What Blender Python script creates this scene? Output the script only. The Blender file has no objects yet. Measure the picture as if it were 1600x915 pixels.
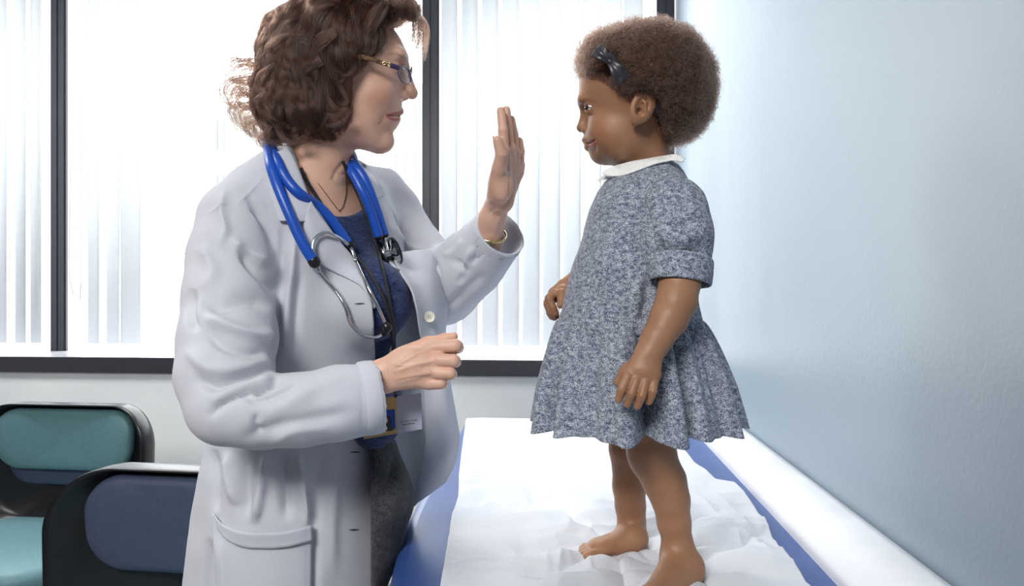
import bpy, math, random
import numpy as np
from mathutils import Vector, Matrix, Quaternion
from mathutils.bvhtree import BVHTree

# ------------------------------------------------------------------ camera, sky, lamps, exposure
SC = bpy.context.scene
COL = SC.collection
FPX = 1100.0                       # focal length in pixels of a 1600 px wide frame
YAW = math.atan(85.0 / FPX)
CAMZ = 1.23
CX, CY = 800.0, 460.0
cam_d = bpy.data.cameras.new('camera')
cam_d.lens = 36.0 * FPX / 1600.0
cam_d.sensor_width = 36.0
cam_d.clip_start = 0.02
cam_d.shift_y = (460.0 - 457.5) / 1600.0
cam = bpy.data.objects.new('camera', cam_d)
COL.objects.link(cam)
cam.location = (0, 0, CAMZ)
cam.rotation_euler = (math.pi / 2, 0, YAW)
SC.camera = cam
SC.view_settings.view_transform = 'Standard'
SC.view_settings.look = 'None'
SC.view_settings.exposure = 0.0
SC.view_settings.gamma = 1.0
SC.view_settings.use_curve_mapping = False
SC.cycles.max_bounces = 10
SC.cycles.transparent_max_bounces = 24
SC.cycles.sample_clamp_indirect = 6.0
SC.cycles.caustics_reflective = False
SC.cycles.caustics_refractive = False

world = bpy.data.worlds.new('overcast_sky')
SC.world = world
world.use_nodes = True
_bg = world.node_tree.nodes['Background']
_bg.inputs['Color'].default_value = (0.97, 0.985, 1.0, 1)
_bg.inputs['Strength'].default_value = 4.9

def area(name, loc, target, sx, sy, power, color=(1, 1, 1), portal=False, spread=180):
    l = bpy.data.lights.new(name, 'AREA')
    l.shape = 'RECTANGLE'; l.size = sx; l.size_y = sy
    l.energy = power; l.color = color; l.spread = math.radians(spread)
    o = bpy.data.objects.new(name, l); COL.objects.link(o)
    o.location = loc
    o.rotation_euler = (Vector(target) - Vector(loc)).to_track_quat('-Z', 'Y').to_euler()
    if portal: l.cycles.is_portal = True
    return o
# added fill lights at ceiling height: one behind the camera, two towards the window
area('added_fill_light', (-0.85, -1.3, 2.9), (-0.35, 1.15, 1.0), 1.1, 1.1, 34, (1.0, 0.985, 0.965), spread=90)
area('added_fill_light', (-0.05, 2.4, 2.95), (0.3, 2.4, 0.0), 0.9, 0.6, 15, (1.0, 0.99, 0.98), spread=115)
area('added_fill_light', (-2.3, 1.9, 2.95), (-2.3, 2.1, 0.0), 1.2, 0.6, 48, (1.0, 0.99, 0.98))

# ------------------------------------------------------------------ projection helpers (metres <-> photograph pixels)
_ca, _sa = math.cos(YAW), math.sin(YAW)
R_ = np.array([_ca, _sa, 0.0]); F_ = np.array([-_sa, _ca, 0.0]); U_ = np.array([0, 0, 1.0])
CAM = np.array([0, 0, CAMZ])
def ray(px, py):
    d = F_ + R_ * ((px - CX) / FPX) + U_ * ((CY - py) / FPX)
    return d
def P(px, py, Y):
    d = ray(px, py)
    return CAM + d * (Y / d[1])
def proj(V):
    V = np.asarray(V) - CAM
    z = V @ F_
    return CX + FPX * (V @ R_) / z, CY - FPX * (V @ U_) / z
def nrm(v):
    v = np.asarray(v, float)
    return v / np.linalg.norm(v)
def T3(p): return (float(p[0]), float(p[1]), float(p[2]))

class Frame:
    """a plane through P(cx,cy,Y) whose normal n points at the viewer's side; at(px,py,lat) = the point seen at that pixel on the plane, moved lat metres along n"""
    def __init__(s, cx, cy, Y, roll=1.0, turn=0.0):
        s.O = P(cx, cy, Y)
        d = s.O - CAM
        az = math.atan2(d[0], d[1]) + turn
        el = math.atan2(d[2], math.hypot(d[0], d[1])) * roll
        s.n = -np.array([math.sin(az) * math.cos(el), math.cos(az) * math.cos(el), math.sin(el)])
        s.r = nrm(np.cross(U_, s.n))           # to the right of the picture
        s.u = np.cross(s.n, s.r)
        s.m = np.linalg.norm(s.at(cx + 1, cy, 0) - s.O)   # metres per pixel
    def at(s, px, py, lat=0.0):
        d = ray(px, py)
        t = np.dot(s.O - CAM, s.n) / np.dot(d, s.n)
        return CAM + d * t + s.n * lat

def _on(s, px, py, lat=0.0, sd=1):
    """the point seen at that pixel lat metres to the viewer's side of the middle plane; sd=-1 mirrors it to the far side"""
    d = ray(px, py); t = (np.dot(s.O - CAM, s.n) + lat) / np.dot(d, s.n); q = CAM + d * t
    return q if sd > 0 else q - 2 * lat * s.n
Frame.on = _on
# ------------------------------------------------------------------ materials
def newmat(name):
    m = bpy.data.materials.new(name); m.use_nodes = True
    nt = m.node_tree
    return m, nt, nt.nodes['Principled BSDF']
def mat(name, color, rough=0.5, metal=0.0, spec=0.5, noise=None, bump=None, sheen=0.0, sss=0.0, coat=0.0, c2=None, nscale=50, coords='Object'):
    """procedural principled material: colour varied by noise between color and c2, bump=(scale, strength, distance)"""
    m, nt, b = newmat(name)
    b.inputs['Base Color'].default_value = (*color, 1)
    b.inputs['Roughness'].default_value = rough
    b.inputs['Metallic'].default_value = metal
    b.inputs['Specular IOR Level'].default_value = spec
    if sheen: b.inputs['Sheen Weight'].default_value = sheen
    if coat: b.inputs['Coat Weight'].default_value = coat
    if sss:
        b.inputs['Subsurface Weight'].default_value = sss
        b.inputs['Subsurface Radius'].default_value = (1.0, 0.35, 0.2)
        b.inputs['Subsurface Scale'].default_value = 0.006
    tc = nt.nodes.new('ShaderNodeTexCoord')
    n = nt.nodes.new('ShaderNodeTexNoise'); n.inputs['Scale'].default_value = nscale; n.inputs['Detail'].default_value = 4
    nt.links.new(tc.outputs[coords], n.inputs['Vector'])
    cr = nt.nodes.new('ShaderNodeValToRGB')
    e = noise if noise else 0.0
    c2 = c2 or tuple(min(1, c * (1 + 0.12)) for c in color)
    cr.color_ramp.elements[0].position = 0.5 - 0.2; cr.color_ramp.elements[1].position = 0.5 + 0.2
    cr.color_ramp.elements[0].color = (*color, 1); cr.color_ramp.elements[1].color = (*c2, 1)
    nt.links.new(n.outputs['Fac'], cr.inputs['Fac'])
    nt.links.new(cr.outputs['Color'], b.inputs['Base Color'])
    if bump:
        n2 = nt.nodes.new('ShaderNodeTexNoise'); n2.inputs['Scale'].default_value = bump[0]; n2.inputs['Detail'].default_value = 3
        nt.links.new(tc.outputs[coords], n2.inputs['Vector'])
        bp = nt.nodes.new('ShaderNodeBump'); bp.inputs['Strength'].default_value = bump[1]; bp.inputs['Distance'].default_value = bump[2]
        nt.links.new(n2.outputs['Fac'], bp.inputs['Height']); nt.links.new(bp.outputs['Normal'], b.inputs['Normal'])
    return m
def S(r, g, b):
    f = lambda c: (c / 255 / 12.92) if c / 255 <= 0.04045 else ((c / 255 + 0.055) / 1.055) ** 2.4
    return (f(r), f(g), f(b))

# ------------------------------------------------------------------ mesh helpers
def link(name, me, m=None, parent=None, smooth=True):
    o = bpy.data.objects.new(name, me); COL.objects.link(o)
    if m is not None: me.materials.append(m)
    if smooth and len(me.polygons):
        me.polygons.foreach_set('use_smooth', [True] * len(me.polygons))
    if parent is not None:
        o.parent = parent
        o.matrix_parent_inverse = parent.matrix_world.inverted()
    return o
def mesh_np(V, Fq):
    me = bpy.data.meshes.new('mesh')
    V = np.asarray(V, np.float32); Fq = np.asarray(Fq, np.int32)
    k = Fq.shape[1]
    me.vertices.add(len(V)); me.vertices.foreach_set('co', V.ravel())
    me.loops.add(Fq.size); me.loops.foreach_set('vertex_index', Fq.ravel())
    me.polygons.add(len(Fq)); me.polygons.foreach_set('loop_start', np.arange(0, Fq.size, k, dtype=np.int32))
    me.update(calc_edges=True); me.validate()
    return me
def pyd(V, F):
    me = bpy.data.meshes.new('mesh'); me.from_pydata([T3(v) for v in V], [], F); me.update(); return me
def tag(o, label=None, cat=None, group=None, kind=None):
    if label: o['label'] = label
    if cat: o['category'] = cat
    if group: o['group'] = group
    if kind: o['kind'] = kind
    return o
def empty(name, loc, label, cat, group=None, rz=0.0):
    o = bpy.data.objects.new(name, None); COL.objects.link(o)
    o.empty_display_size = 0.05
    o.location = T3(loc); o.rotation_euler = (0, 0, rz)
    bpy.context.view_layer.update()
    return tag(o, label, cat, group)
class MB:
    """collects shapes into one mesh"""
    def __init__(s): s.V = []; s.F = []
    def add(s, V, F):
        n = len(s.V); s.V += [T3(v) for v in V]; s.F += [tuple(i + n for i in f) for f in F]; return s
    def box(s, x0, x1, y0, y1, z0, z1):
        V = [(x, y, z) for x in (x0, x1) for y in (y0, y1) for z in (z0, z1)]
        return s.add(V, [(0, 1, 3, 2), (4, 6, 7, 5), (0, 4, 5, 1), (2, 3, 7, 6), (0, 2, 6, 4), (1, 5, 7, 3)])
    def tube(s, pts, r, n=12, caps=True, flat=None):
        """tube along pts; r number or list"""
        pts = [np.asarray(p, float) for p in pts]; N = len(pts)
        rr = r if hasattr(r, '__len__') else [r] * N
        V = []; F = []
        t0 = nrm(pts[1] - pts[0]); a = nrm(np.cross(t0, [0.31, 0.2, 0.93])); 
        for i in range(N):
            t = nrm(pts[min(i + 1, N - 1)] - pts[max(i - 1, 0)])
            a = a - t * np.dot(a, t); a = nrm(a); b = np.cross(t, a)
            for k in range(n):
                th = 2 * math.pi * k / n
                V.append(pts[i] + rr[i] * (math.cos(th) * a + math.sin(th) * b))
        for i in range(N - 1):
            for k in range(n):
                k2 = (k + 1) % n
                F.append((i * n + k, i * n + k2, (i + 1) * n + k2, (i + 1) * n + k))
        if caps:
            F.append(tuple(range(n))[::-1]); F.append(tuple((N - 1) * n + k for k in range(n)))
        return s.add(V, F)
    def lathe(s, prof, O, ax, n=32):
        """prof: (radius, height along ax) list"""
        ax = nrm(ax); a = nrm(np.cross(ax, [0.3, 0.9, 0.2])); b = np.cross(ax, a); O = np.asarray(O)
        V = []; F = []
        for r, h in prof:
            for k in range(n):
                th = 2 * math.pi * k / n
                V.append(O + ax * h + r * (math.cos(th) * a + math.sin(th) * b))
        for i in range(len(prof) - 1):
            for k in range(n):
                k2 = (k + 1) % n
                F.append((i * n + k, i * n + k2, (i + 1) * n + k2, (i + 1) * n + k))
        F.append(tuple(range(n))[::-1]); F.append(tuple((len(prof) - 1) * n + k for k in range(n)))
        return s.add(V, F)
    def build(s, name, m, parent=None, bevel=0.0, smooth=True, seg=3):
        me = pyd(s.V, s.F)
        o = link(name, me, m, parent, smooth)
        if bevel:
            b = o.modifiers.new('bevel', 'BEVEL'); b.width = bevel; b.segments = seg; b.limit_method = 'ANGLE'; b.angle_limit = 0.6
            b.harden_normals = False
        if smooth:
            try: me.set_sharp_from_angle(angle=0.7)
            except Exception: pass
        return o
def catmull(pts, n):
    """n points along a Catmull-Rom spline through pts, evenly by chord length"""
    p = np.asarray(pts, float)
    if len(p) == 2:
        t = np.linspace(0, 1, n)[:, None]; return p[0] * (1 - t) + p[1] * t
    q = np.vstack([2 * p[0] - p[1], p, 2 * p[-1] - p[-2]])
    d = np.r_[0, np.cumsum(np.linalg.norm(np.diff(p, axis=0), axis=1) + 1e-9)]
    s = np.linspace(0, d[-1], n); out = []
    for v in s:
        i = min(np.searchsorted(d, v, 'right') - 1, len(p) - 2); t = (v - d[i]) / (d[i + 1] - d[i])
        a, b, c, e = q[i], q[i + 1], q[i + 2], q[i + 3]
        out.append(0.5 * ((2 * b) + (-a + c) * t + (2 * a - 5 * b + 4 * c - e) * t * t + (-a + 3 * b - 3 * c + e) * t ** 3))
    return np.array(out)
def sheet(G, closed=False):
    """mesh from a grid of points G[rows][cols]; closed joins the last column to the first"""
    G = np.asarray(G); n, m_ = G.shape[:2]
    idx = np.arange(n * m_).reshape(n, m_)
    if closed: idx = np.c_[idx, idx[:, 0]]
    q = np.stack([idx[:-1, :-1], idx[:-1, 1:], idx[1:, 1:], idx[1:, :-1]], -1).reshape(-1, 4)
    return mesh_np(G.reshape(-1, 3), q)
def solidify(o, t, off=0.0):
    s = o.modifiers.new('thickness', 'SOLIDIFY'); s.thickness = t; s.offset = off; return o

# ------------------------------------------------------------------ implicit modelling: smooth unions on a grid, meshed with surface nets
def smin(a, b, k):
    if k <= 0: return np.minimum(a, b)
    h = np.maximum(k - np.abs(a - b), 0.0) / k
    return np.minimum(a, b) - h * h * k * 0.25
class Vol:
    def __init__(s, lo, hi, h):
        s.lo = np.asarray(lo, float); s.h = h
        s.n = np.ceil((np.asarray(hi) - s.lo) / h).astype(int) + 1
        s.f = np.full(s.n, 0.5, np.float32)
        s.ax = [(s.lo[i] + h * np.arange(s.n[i])).astype(np.float32) for i in range(3)]
    def region(s, lo, hi):
        sl = []
        for i in range(3):
            a = max(0, int(math.floor((lo[i] - s.lo[i]) / s.h))); b = min(s.n[i], int(math.ceil((hi[i] - s.lo[i]) / s.h)) + 1)
            if b <= a: return None, None
            sl.append(slice(a, b))
        X = s.ax[0][sl[0]][:, None, None]; Y = s.ax[1][sl[1]][None, :, None]; Z = s.ax[2][sl[2]][None, None, :]
        return tuple(sl), (X, Y, Z)
    def put(s, fn, lo, hi, k=0.0, op='add', pad=None):
        pad = (max(k, 0.034) + 3 * s.h) if pad is None else pad
        sl, c = s.region(np.asarray(lo) - pad, np.asarray(hi) + pad)
        if sl is None: return s
        d = fn(*c)
        if op == 'add': s.f[sl] = smin(s.f[sl], d, k)
        else: s.f[sl] = -smin(-s.f[sl], d, k)
        return s
    def cone(s, a, b, ra, rb, k=0.0, op='add', flat=None):
        """tapered capsule; flat=(axis, factor) squeezes it along an axis"""
        a = np.asarray(a, float); b = np.asarray(b, float); R = max(ra, rb)
        ab = b - a; L2 = max(float(ab @ ab), 1e-12)
        ax, fac = (nrm(flat[0]), flat[1]) if flat else (None, 1)
        def fn(X, Y, Z):
            x, y, z = X - a[0], Y - a[1], Z - a[2]
            t = np.clip((x * ab[0] + y * ab[1] + z * ab[2]) / L2, 0, 1)
            x = x - t * ab[0]; y = y - t * ab[1]; z = z - t * ab[2]
            q = x * x + y * y + z * z
            if ax is not None:
                w = x * ax[0] + y * ax[1] + z * ax[2]
                q = q + w * w * (1.0 / fac ** 2 - 1)
            r = ra + (rb - ra) * t
            d = np.sqrt(q) - r
            return d
        m = R * max(1, fac)
        return s.put(fn, np.minimum(a, b) - m, np.maximum(a, b) + m, k, op)
    def chain(s, pts, rs, k=0.0, op='add', flat=None):
        for i in range(len(pts) - 1): s.cone(pts[i], pts[i + 1], rs[i], rs[i + 1], k, op, flat)
        return s
    def ell(s, c, r, axes=None, k=0.0, op='add'):
        c = np.asarray(c, float); r = np.asarray(r, float)
        A = np.eye(3) if axes is None else np.array([nrm(v) for v in axes])
        R = max(r)
        def fn(X, Y, Z):
            x, y, z = X - c[0], Y - c[1], Z - c[2]
            q = [(x * A[i][0] + y * A[i][1] + z * A[i][2]) for i in range(3)]
            k0 = np.sqrt(sum((q[i] / r[i]) ** 2 for i in range(3)))
            k1 = np.sqrt(sum((q[i] / r[i] ** 2) ** 2 for i in range(3))) + 1e-9
            return k0 * (k0 - 1.0) / k1
        ext = np.sqrt(sum((A[i] * r[i]) ** 2 for i in range(3)))
        return s.put(fn, c - ext, c + ext, k, op)
    def column(s, zs, cx, cy, ra, rb, yaw, k=0.0, op='add', pw=2.0):
        """stack of super-ellipses: centre, radius along yaw direction (ra) and across it (rb) given at heights zs (ascending)"""
        zs = np.asarray(zs, float); c, q = math.cos(yaw), math.sin(yaw); R = max(max(ra), max(rb))
        def fn(X, Y, Z):
            zz = Z.ravel()
            I = lambda v: np.interp(zz, zs, v)[None, None, :].astype(np.float32)
            x = X - I(cx); y = Y - I(cy); A = I(ra); B = I(rb)
            u = (x * c + y * q) / A; v = (-x * q + y * c) / B
            d = ((np.abs(u) ** pw + np.abs(v) ** pw) ** (1 / pw) - 1) * np.minimum(A, B)
            e = np.maximum(Z - zs[-1], zs[0] - Z)
            return np.maximum(d, e)
        return s.put(fn, (min(cx) - R, min(cy) - R, zs[0]), (max(cx) + R, max(cy) + R, zs[-1]), k, op)
    def mesh(s, smooth=0, off=0.0):
        """-> V, quads"""
        f = s.f - off; f[f == 0] = 1e-6
        neg = f < 0
        for a in range(3):                      # keep the surface closed at the borders
            for e in (0, -1):
                ix = [slice(None)] * 3; ix[a] = e; f[tuple(ix)] = np.maximum(f[tuple(ix)], s.h * 0.3)
        neg = f < 0
        cnt = sum(neg[i:neg.shape[0] - 1 + i, j:neg.shape[1] - 1 + j, k:neg.shape[2] - 1 + k].astype(np.int8) for i in (0, 1) for j in (0, 1) for k in (0, 1))
        act = (cnt > 0) & (cnt < 8)
        I = np.argwhere(act)
        idm = np.full(act.shape, -1, np.int32); idm[act] = np.arange(len(I))
        corner = [(i, j, k) for i in (0, 1) for j in (0, 1) for k in (0, 1)]
        val = {c: f[I[:, 0] + c[0], I[:, 1] + c[1], I[:, 2] + c[2]] for c in corner}
        acc = np.zeros((len(I), 3)); num = np.zeros(len(I))
        for c in corner:
            for a in range(3):
                if c[a] == 0:
                    e = list(c); e[a] = 1; e = tuple(e)
                    m_ = (val[c] < 0) != (val[e] < 0)
                    t = np.where(m_, val[c] / np.where(m_, val[c] - val[e], 1), 0)
                    pt = np.array(c, float)[None, :].repeat(len(I), 0); pt[:, a] = t
                    acc[m_] += pt[m_]; num[m_] += 1
        V = (I + acc / num[:, None]) * s.h + s.lo
        Q = []
        for a in range(3):
            b, c = (a + 1) % 3, (a + 2) % 3
            s0 = [slice(1, -1)] * 3; s0[a] = slice(0, -1); s1 = [slice(1, -1)] * 3; s1[a] = slice(1, None)
            A0 = neg[tuple(s0)]; A1 = neg[tuple(s1)]
            E = np.argwhere(A0 != A1)
            flip = A0[tuple(E.T)]
            off_ = np.array([1, 1, 1]); off_[a] = 0
            E = E + off_
            def cell(db, dc):
                q = E.copy(); q[:, b] += db; q[:, c] += dc
                return idm[q[:, 0], q[:, 1], q[:, 2]]
            q = np.stack([cell(-1, -1), cell(0, -1), cell(0, 0), cell(-1, 0)], 1)
            q[~flip] = q[~flip][:, ::-1]
            Q.append(q)
        Q = np.vstack(Q)
        Q = Q[(Q >= 0).all(1)]
        for _ in range(smooth): V = relax(V, Q, 0.5)
        return V, Q
def relax(V, Q, w=0.5):
    acc = np.zeros_like(V); n = np.zeros(len(V))
    for i in range(4):
        a = Q[:, i]; b = Q[:, (i + 1) % 4]
        for x, y in ((a, b), (b, a)):
            for c in range(3): acc[:, c] += np.bincount(x, V[y, c], len(V))
            n += np.bincount(x, minlength=len(V))
    n[n == 0] = 1
    return V * (1 - w) + acc / n[:, None] * w
def normals(V, Q):
    fn = np.cross(V[Q[:, 2]] - V[Q[:, 0]], V[Q[:, 3]] - V[Q[:, 1]])
    N = np.zeros_like(V)
    for i in range(4):
        for c in range(3): N[:, c] += np.bincount(Q[:, i], fn[:, c], len(V))
    return N / (np.linalg.norm(N, axis=1)[:, None] + 1e-12)
def join(parts):
    V = []; Q = []; n = 0
    for v, q in parts:
        V.append(v); Q.append(q + n); n += len(v)
    return np.vstack(V), np.vstack(Q)
def seg_dist(x, y, pts):
    """distance in px from points to a polyline, and 0..1 position along it"""
    best = np.full(x.shape, 1e9); tt = np.zeros(x.shape); side = np.zeros(x.shape)
    L = 0; pts = np.asarray(pts, float); tot = np.linalg.norm(np.diff(pts, axis=0), axis=1).sum()
    for i in range(len(pts) - 1):
        a, b = pts[i], pts[i + 1]; ab = b - a; l2 = ab @ ab
        t = np.clip(((x - a[0]) * ab[0] + (y - a[1]) * ab[1]) / l2, 0, 1)
        dx = x - a[0] - t * ab[0]; dy = y - a[1] - t * ab[1]
        d = np.hypot(dx, dy); m_ = d < best
        best = np.where(m_, d, best); tt = np.where(m_, (L + t * math.sqrt(l2)) / tot, tt)
        side = np.where(m_, np.sign(ab[0] * dy - ab[1] * dx), side)
        L += math.sqrt(l2)
    return best, tt, side
def folds(V, Q, specs):
    """raise (amp>0) or sink cloth along traced fold lines on the side one can see; spec = (points, amp m, width px[, asym])"""
    N = normals(V, Q); x, y = proj(V)
    view = (CAM - V); view /= np.linalg.norm(view, axis=1)[:, None]
    w = np.clip((N * view).sum(1) * 3 + 0.3, 0, 1)
    d = np.zeros(len(V))
    for sp in specs:
        pts = catmull(sp[0], max(8, 6 * len(sp[0])))
        dist, t, side = seg_dist(x, y, pts)
        fade = np.clip(np.sin(np.pi * np.clip(t, 0.0, 1.0)) * 1.6, 0, 1)
        wd = sp[2] * np.where(side > 0, 1.0, sp[3] if len(sp) > 3 else 1.0)
        d += sp[1] * np.exp(-(dist / wd) ** 2) * fade
    return V + N * (d * w)[:, None]
def hashnoise(V, scale, seed=0):
    """smooth value noise in -1..1 at points V"""
    p = np.asarray(V) * scale + seed * 17.3; i = np.floor(p).astype(np.int64); f = p - i; f = f * f * (3 - 2 * f)
    def h(a, b, c):
        n = (a * 73856093) ^ (b * 19349663) ^ (c * 83492791) ^ (seed * 2654435)
        n = (n ^ (n >> 13)) * 1274126177; n = n & 0x7fffffff
        return (n ^ (n >> 16)) % 65536 / 32768.0 - 1
    r = 0
    for a in (0, 1):
        for b in (0, 1):
            for c in (0, 1):
                w = (f[:, 0] if a else 1 - f[:, 0]) * (f[:, 1] if b else 1 - f[:, 1]) * (f[:, 2] if c else 1 - f[:, 2])
                r = r + w * h(i[:, 0] + a, i[:, 1] + b, i[:, 2] + c)
    return r
class Surf:
    """ray-casting onto finished meshes, to lay flat things on them"""
    def __init__(s, parts):
        V, Q = join(parts)
        s.t = BVHTree.FromPolygons(V.tolist(), Q.tolist())
    def hit(s, px, py, lift=0.0, dflt=1.2):
        d = ray(px, py); d = d / np.linalg.norm(d)
        h, n, i, t = s.t.ray_cast(Vector(CAM), Vector(d))
        if h is None: return None
        return CAM + d * (t - lift)
def drape(surf, A, B, n, m_, lift, flat=0.5, it=8):
    """grid between two traced px lines laid on a surface, depth smoothed; lift toward the viewer (number or function(u,v))"""
    A = catmull(A, n); B = catmull(B, n)
    D = np.full((n, m_), np.nan); XY = np.zeros((n, m_, 2))
    for i in range(n):
        for j in range(m_):
            q = A[i] * (1 - j / (m_ - 1)) + B[i] * (j / (m_ - 1)); XY[i, j] = q
            h = surf.hit(*q)
            if h is not None: D[i, j] = np.linalg.norm(h - CAM)
    if np.isnan(D).any():
        D[np.isnan(D)] = np.nanmedian(D)
    for _ in range(it):
        p = np.pad(D, 1, mode='edge'); s_ = (p[:-2, 1:-1] + p[2:, 1:-1] + p[1:-1, :-2] + p[1:-1, 2:]) / 4
        D = np.minimum(D, D * (1 - flat) + s_ * flat)
    G = np.zeros((n, m_, 3))
    for i in range(n):
        for j in range(m_):
            d = ray(*XY[i, j]); d = d / np.linalg.norm(d)
            l = lift(i / (n - 1), j / (m_ - 1)) if callable(lift) else lift
            G[i, j] = CAM + d * (D[i, j] - l)
    return G
# ------------------------------------------------------------------ the room
WX = 0.505          # right wall
WY = 2.95           # wall under the window
FY = 3.25           # window frame plane
SZ = 0.956          # sill top
ZC = 3.0
XL = -3.6; YB = -2.6
def structure(name, mb, m, bevel=0.0, smooth=False):
    o = mb.build(name, m, None, bevel, smooth); o['kind'] = 'structure'; return o
m_wallb = mat('painted_wall_pale', S(240, 242, 244), 0.6, bump=(220, 0.12, 0.002), nscale=3)
m_blue = mat('painted_wall_light_blue', S(134, 150, 162), 0.40, spec=0.9, bump=(120, 0.14, 0.003), nscale=2, c2=S(138, 154, 166))
m_floor = mat('vinyl_floor', S(120, 116, 112), 0.4, nscale=30)
m_ceil = mat('ceiling_white', S(225, 226, 226), 0.8)
m_frame = mat('dark_window_metal', S(50, 50, 58), 0.35, spec=0.5, nscale=8)
m_frame_side = mat('window_metal_lit_tone', S(176, 184, 214), 0.3, spec=0.5)  # lavender tone: light and reflections on the fin sides put into the colour
m_sill = mat('white_sill', S(232, 232, 236), 0.18, spec=0.6, coat=0.3)
m_darktrim = mat('dark_sill_edge', S(56, 56, 62), 0.4)
structure('floor', MB().box(XL - 0.1, WX + 0.1, YB - 0.1, FY + 0.2, -0.1, 0), m_floor)
structure('ceiling', MB().box(XL - 0.1, WX + 0.1, YB - 0.1, FY + 0.2, ZC, ZC + 0.1), m_ceil)
structure('wall_right', MB().box(WX, WX + 0.1, YB, FY + 0.2, 0, ZC), m_blue)
m_wallg = mat('painted_wall_grey', S(150, 152, 156), 0.6, nscale=3)
structure('wall_left', MB().box(XL - 0.1, XL, YB, FY + 0.2, 0, ZC), m_wallg)
structure('wall_behind', MB().box(XL, WX, YB - 0.1, YB, 0, ZC), m_wallg)
structure('wall_window', MB().box(XL, WX, WY, FY + 0.14, 0, SZ - 0.068), m_wallb)
structure('trim_sill_edge', MB().box(XL, WX, WY - 0.02, WY, SZ - 0.067, SZ), m_darktrim, 0.003)
structure('window_sill', MB().box(XL, WX, WY, FY + 0.14, SZ - 0.067, SZ), m_sill, 0.002)
# mullions
def mullion(name, x, w=0.08):
    m1 = structure(name, MB().box(x - w / 2, x + w / 2, FY, FY + 0.012, SZ, ZC).box(x - w / 2 + 0.008, x - 0.004, FY - 0.006, FY, SZ, ZC).box(x + 0.004, x + w / 2 - 0.008, FY - 0.006, FY, SZ, ZC), m_frame)
    m2 = MB().box(x - w / 2 + 0.002, x + w / 2 - 0.002, FY + 0.012, FY + 0.11, SZ, ZC).build('window_side_fin', m_frame_side, m1, smooth=False)
    return m1
XM = [P(91, 400, FY)[0], P(673, 400, FY)[0], P(1040, 400, FY)[0]]
mullion('window_frame_1', XM[0]); mullion('window_frame_2', XM[1]); mullion('window_frame_3', XM[2])
structure('window_frame_top', MB().box(XL, WX, FY, FY + 0.1, ZC - 0.08, ZC), m_frame)
m_glass, nt, b = newmat('window_glass')
nt.nodes.remove(b)
tr = nt.nodes.new('ShaderNodeBsdfTransparent'); gl = nt.nodes.new('ShaderNodeBsdfGlossy'); gl.inputs['Roughness'].default_value = 0.02
tr.inputs['Color'].default_value = (0.97, 0.985, 0.98, 1)
fr = nt.nodes.new('ShaderNodeFresnel'); fr.inputs['IOR'].default_value = 1.45; mx = nt.nodes.new('ShaderNodeMixShader')
def thin(nt, fr, mx):       # a thin pane: only its outer faces reflect
    g = nt.nodes.new('ShaderNodeNewGeometry'); a = nt.nodes.new('ShaderNodeMath'); a.operation = 'SUBTRACT'; a.inputs[0].default_value = 1.0
    c = nt.nodes.new('ShaderNodeMath'); c.operation = 'MULTIPLY'
    nt.links.new(g.outputs['Backfacing'], a.inputs[1]); nt.links.new(a.outputs[0], c.inputs[0]); nt.links.new(fr.outputs[0], c.inputs[1]); nt.links.new(c.outputs[0], mx.inputs[0])
thin(nt, fr, mx); nt.links.new(tr.outputs[0], mx.inputs[1]); nt.links.new(gl.outputs[0], mx.inputs[2])
nt.links.new(mx.outputs[0], nt.nodes['Material Output'].inputs[0])
edges = [XL] + XM
for i in range(3):
    structure('window_%d' % (i + 1), MB().box(edges[i] + 0.035, edges[i + 1] - 0.035, FY + 0.05, FY + 0.056, SZ, ZC - 0.08), m_glass)
area('window_portal', (-1.5, FY + 0.2, 1.8), (-1.5, 0, 1.8), 4.4, 1.9, 1, portal=True)

# outside, far beyond the glass: pale blocks washed out by the light
m_ext = mat('pale_concrete', S(140, 144, 142), 0.8, nscale=0.3)
m_extw = mat('dark_panes', S(126, 134, 132), 0.5, nscale=0.3)
def far_block(px0, px1, py, Y, label, nf, nc):
    x0, x1 = P(px0, 400, Y)[0], P(px1, 400, Y)[0]; zt = P(700, py, Y)[2]; zb = -25.0
    e = empty('outside_building', ((x0 + x1) / 2, Y + 4, zb), label, 'building', 'pale buildings beyond the window')
    MB().box(x0, x1, Y, Y + 8, zb, zt).build('facade', m_ext, e, smooth=False)
    dx = (x1 - x0) / nc
    for r in range(nf):
        for c in range(nc):
            MB().box(x0 + dx * (c + 0.2), x0 + dx * (c + 0.8), Y - 0.05, Y + 0.02, zt - 1.2 - 3.4 * r - 1.8, zt - 1.2 - 3.4 * r).build('window', m_extw, e, smooth=False)
far_block(332, 352, 150, 42, 'narrow pale tower beyond the window glass, behind the white coat shoulder', 10, 2)
far_block(606, 668, 130, 46, 'wide pale building beyond the window glass, below the chin of the person in glasses', 10, 4)

# ------------------------------------------------------------------ vertical blinds
m_vane, nt, b = newmat('blind_fabric')
b.inputs['Base Color'].default_value = (*S(226, 229, 232), 1); b.inputs['Roughness'].default_value = 0.55
tl = nt.nodes.new('ShaderNodeBsdfTranslucent'); tl.inputs['Color'].default_value = (*S(232, 234, 236), 1)
wv = nt.nodes.new('ShaderNodeTexNoise'); wv.inputs['Scale'].default_value = 300
bp = nt.nodes.new('ShaderNodeBump'); bp.inputs['Strength'].default_value = 0.1; nt.links.new(wv.outputs['Fac'], bp.inputs['Height']); nt.links.new(bp.outputs['Normal'], b.inputs['Normal'])
mx = nt.nodes.new('ShaderNodeMixShader'); mx.inputs[0].default_value = 0.42
nt.links.new(b.outputs[0], mx.inputs[1]); nt.links.new(tl.outputs[0], mx.inputs[2]); nt.links.new(mx.outputs[0], nt.nodes['Material Output'].inputs[0])
m_rail = mat('blind_rail_white', S(225, 225, 228), 0.4)
m_bead = mat('bead_white', S(214, 212, 206), 0.3)
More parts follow.
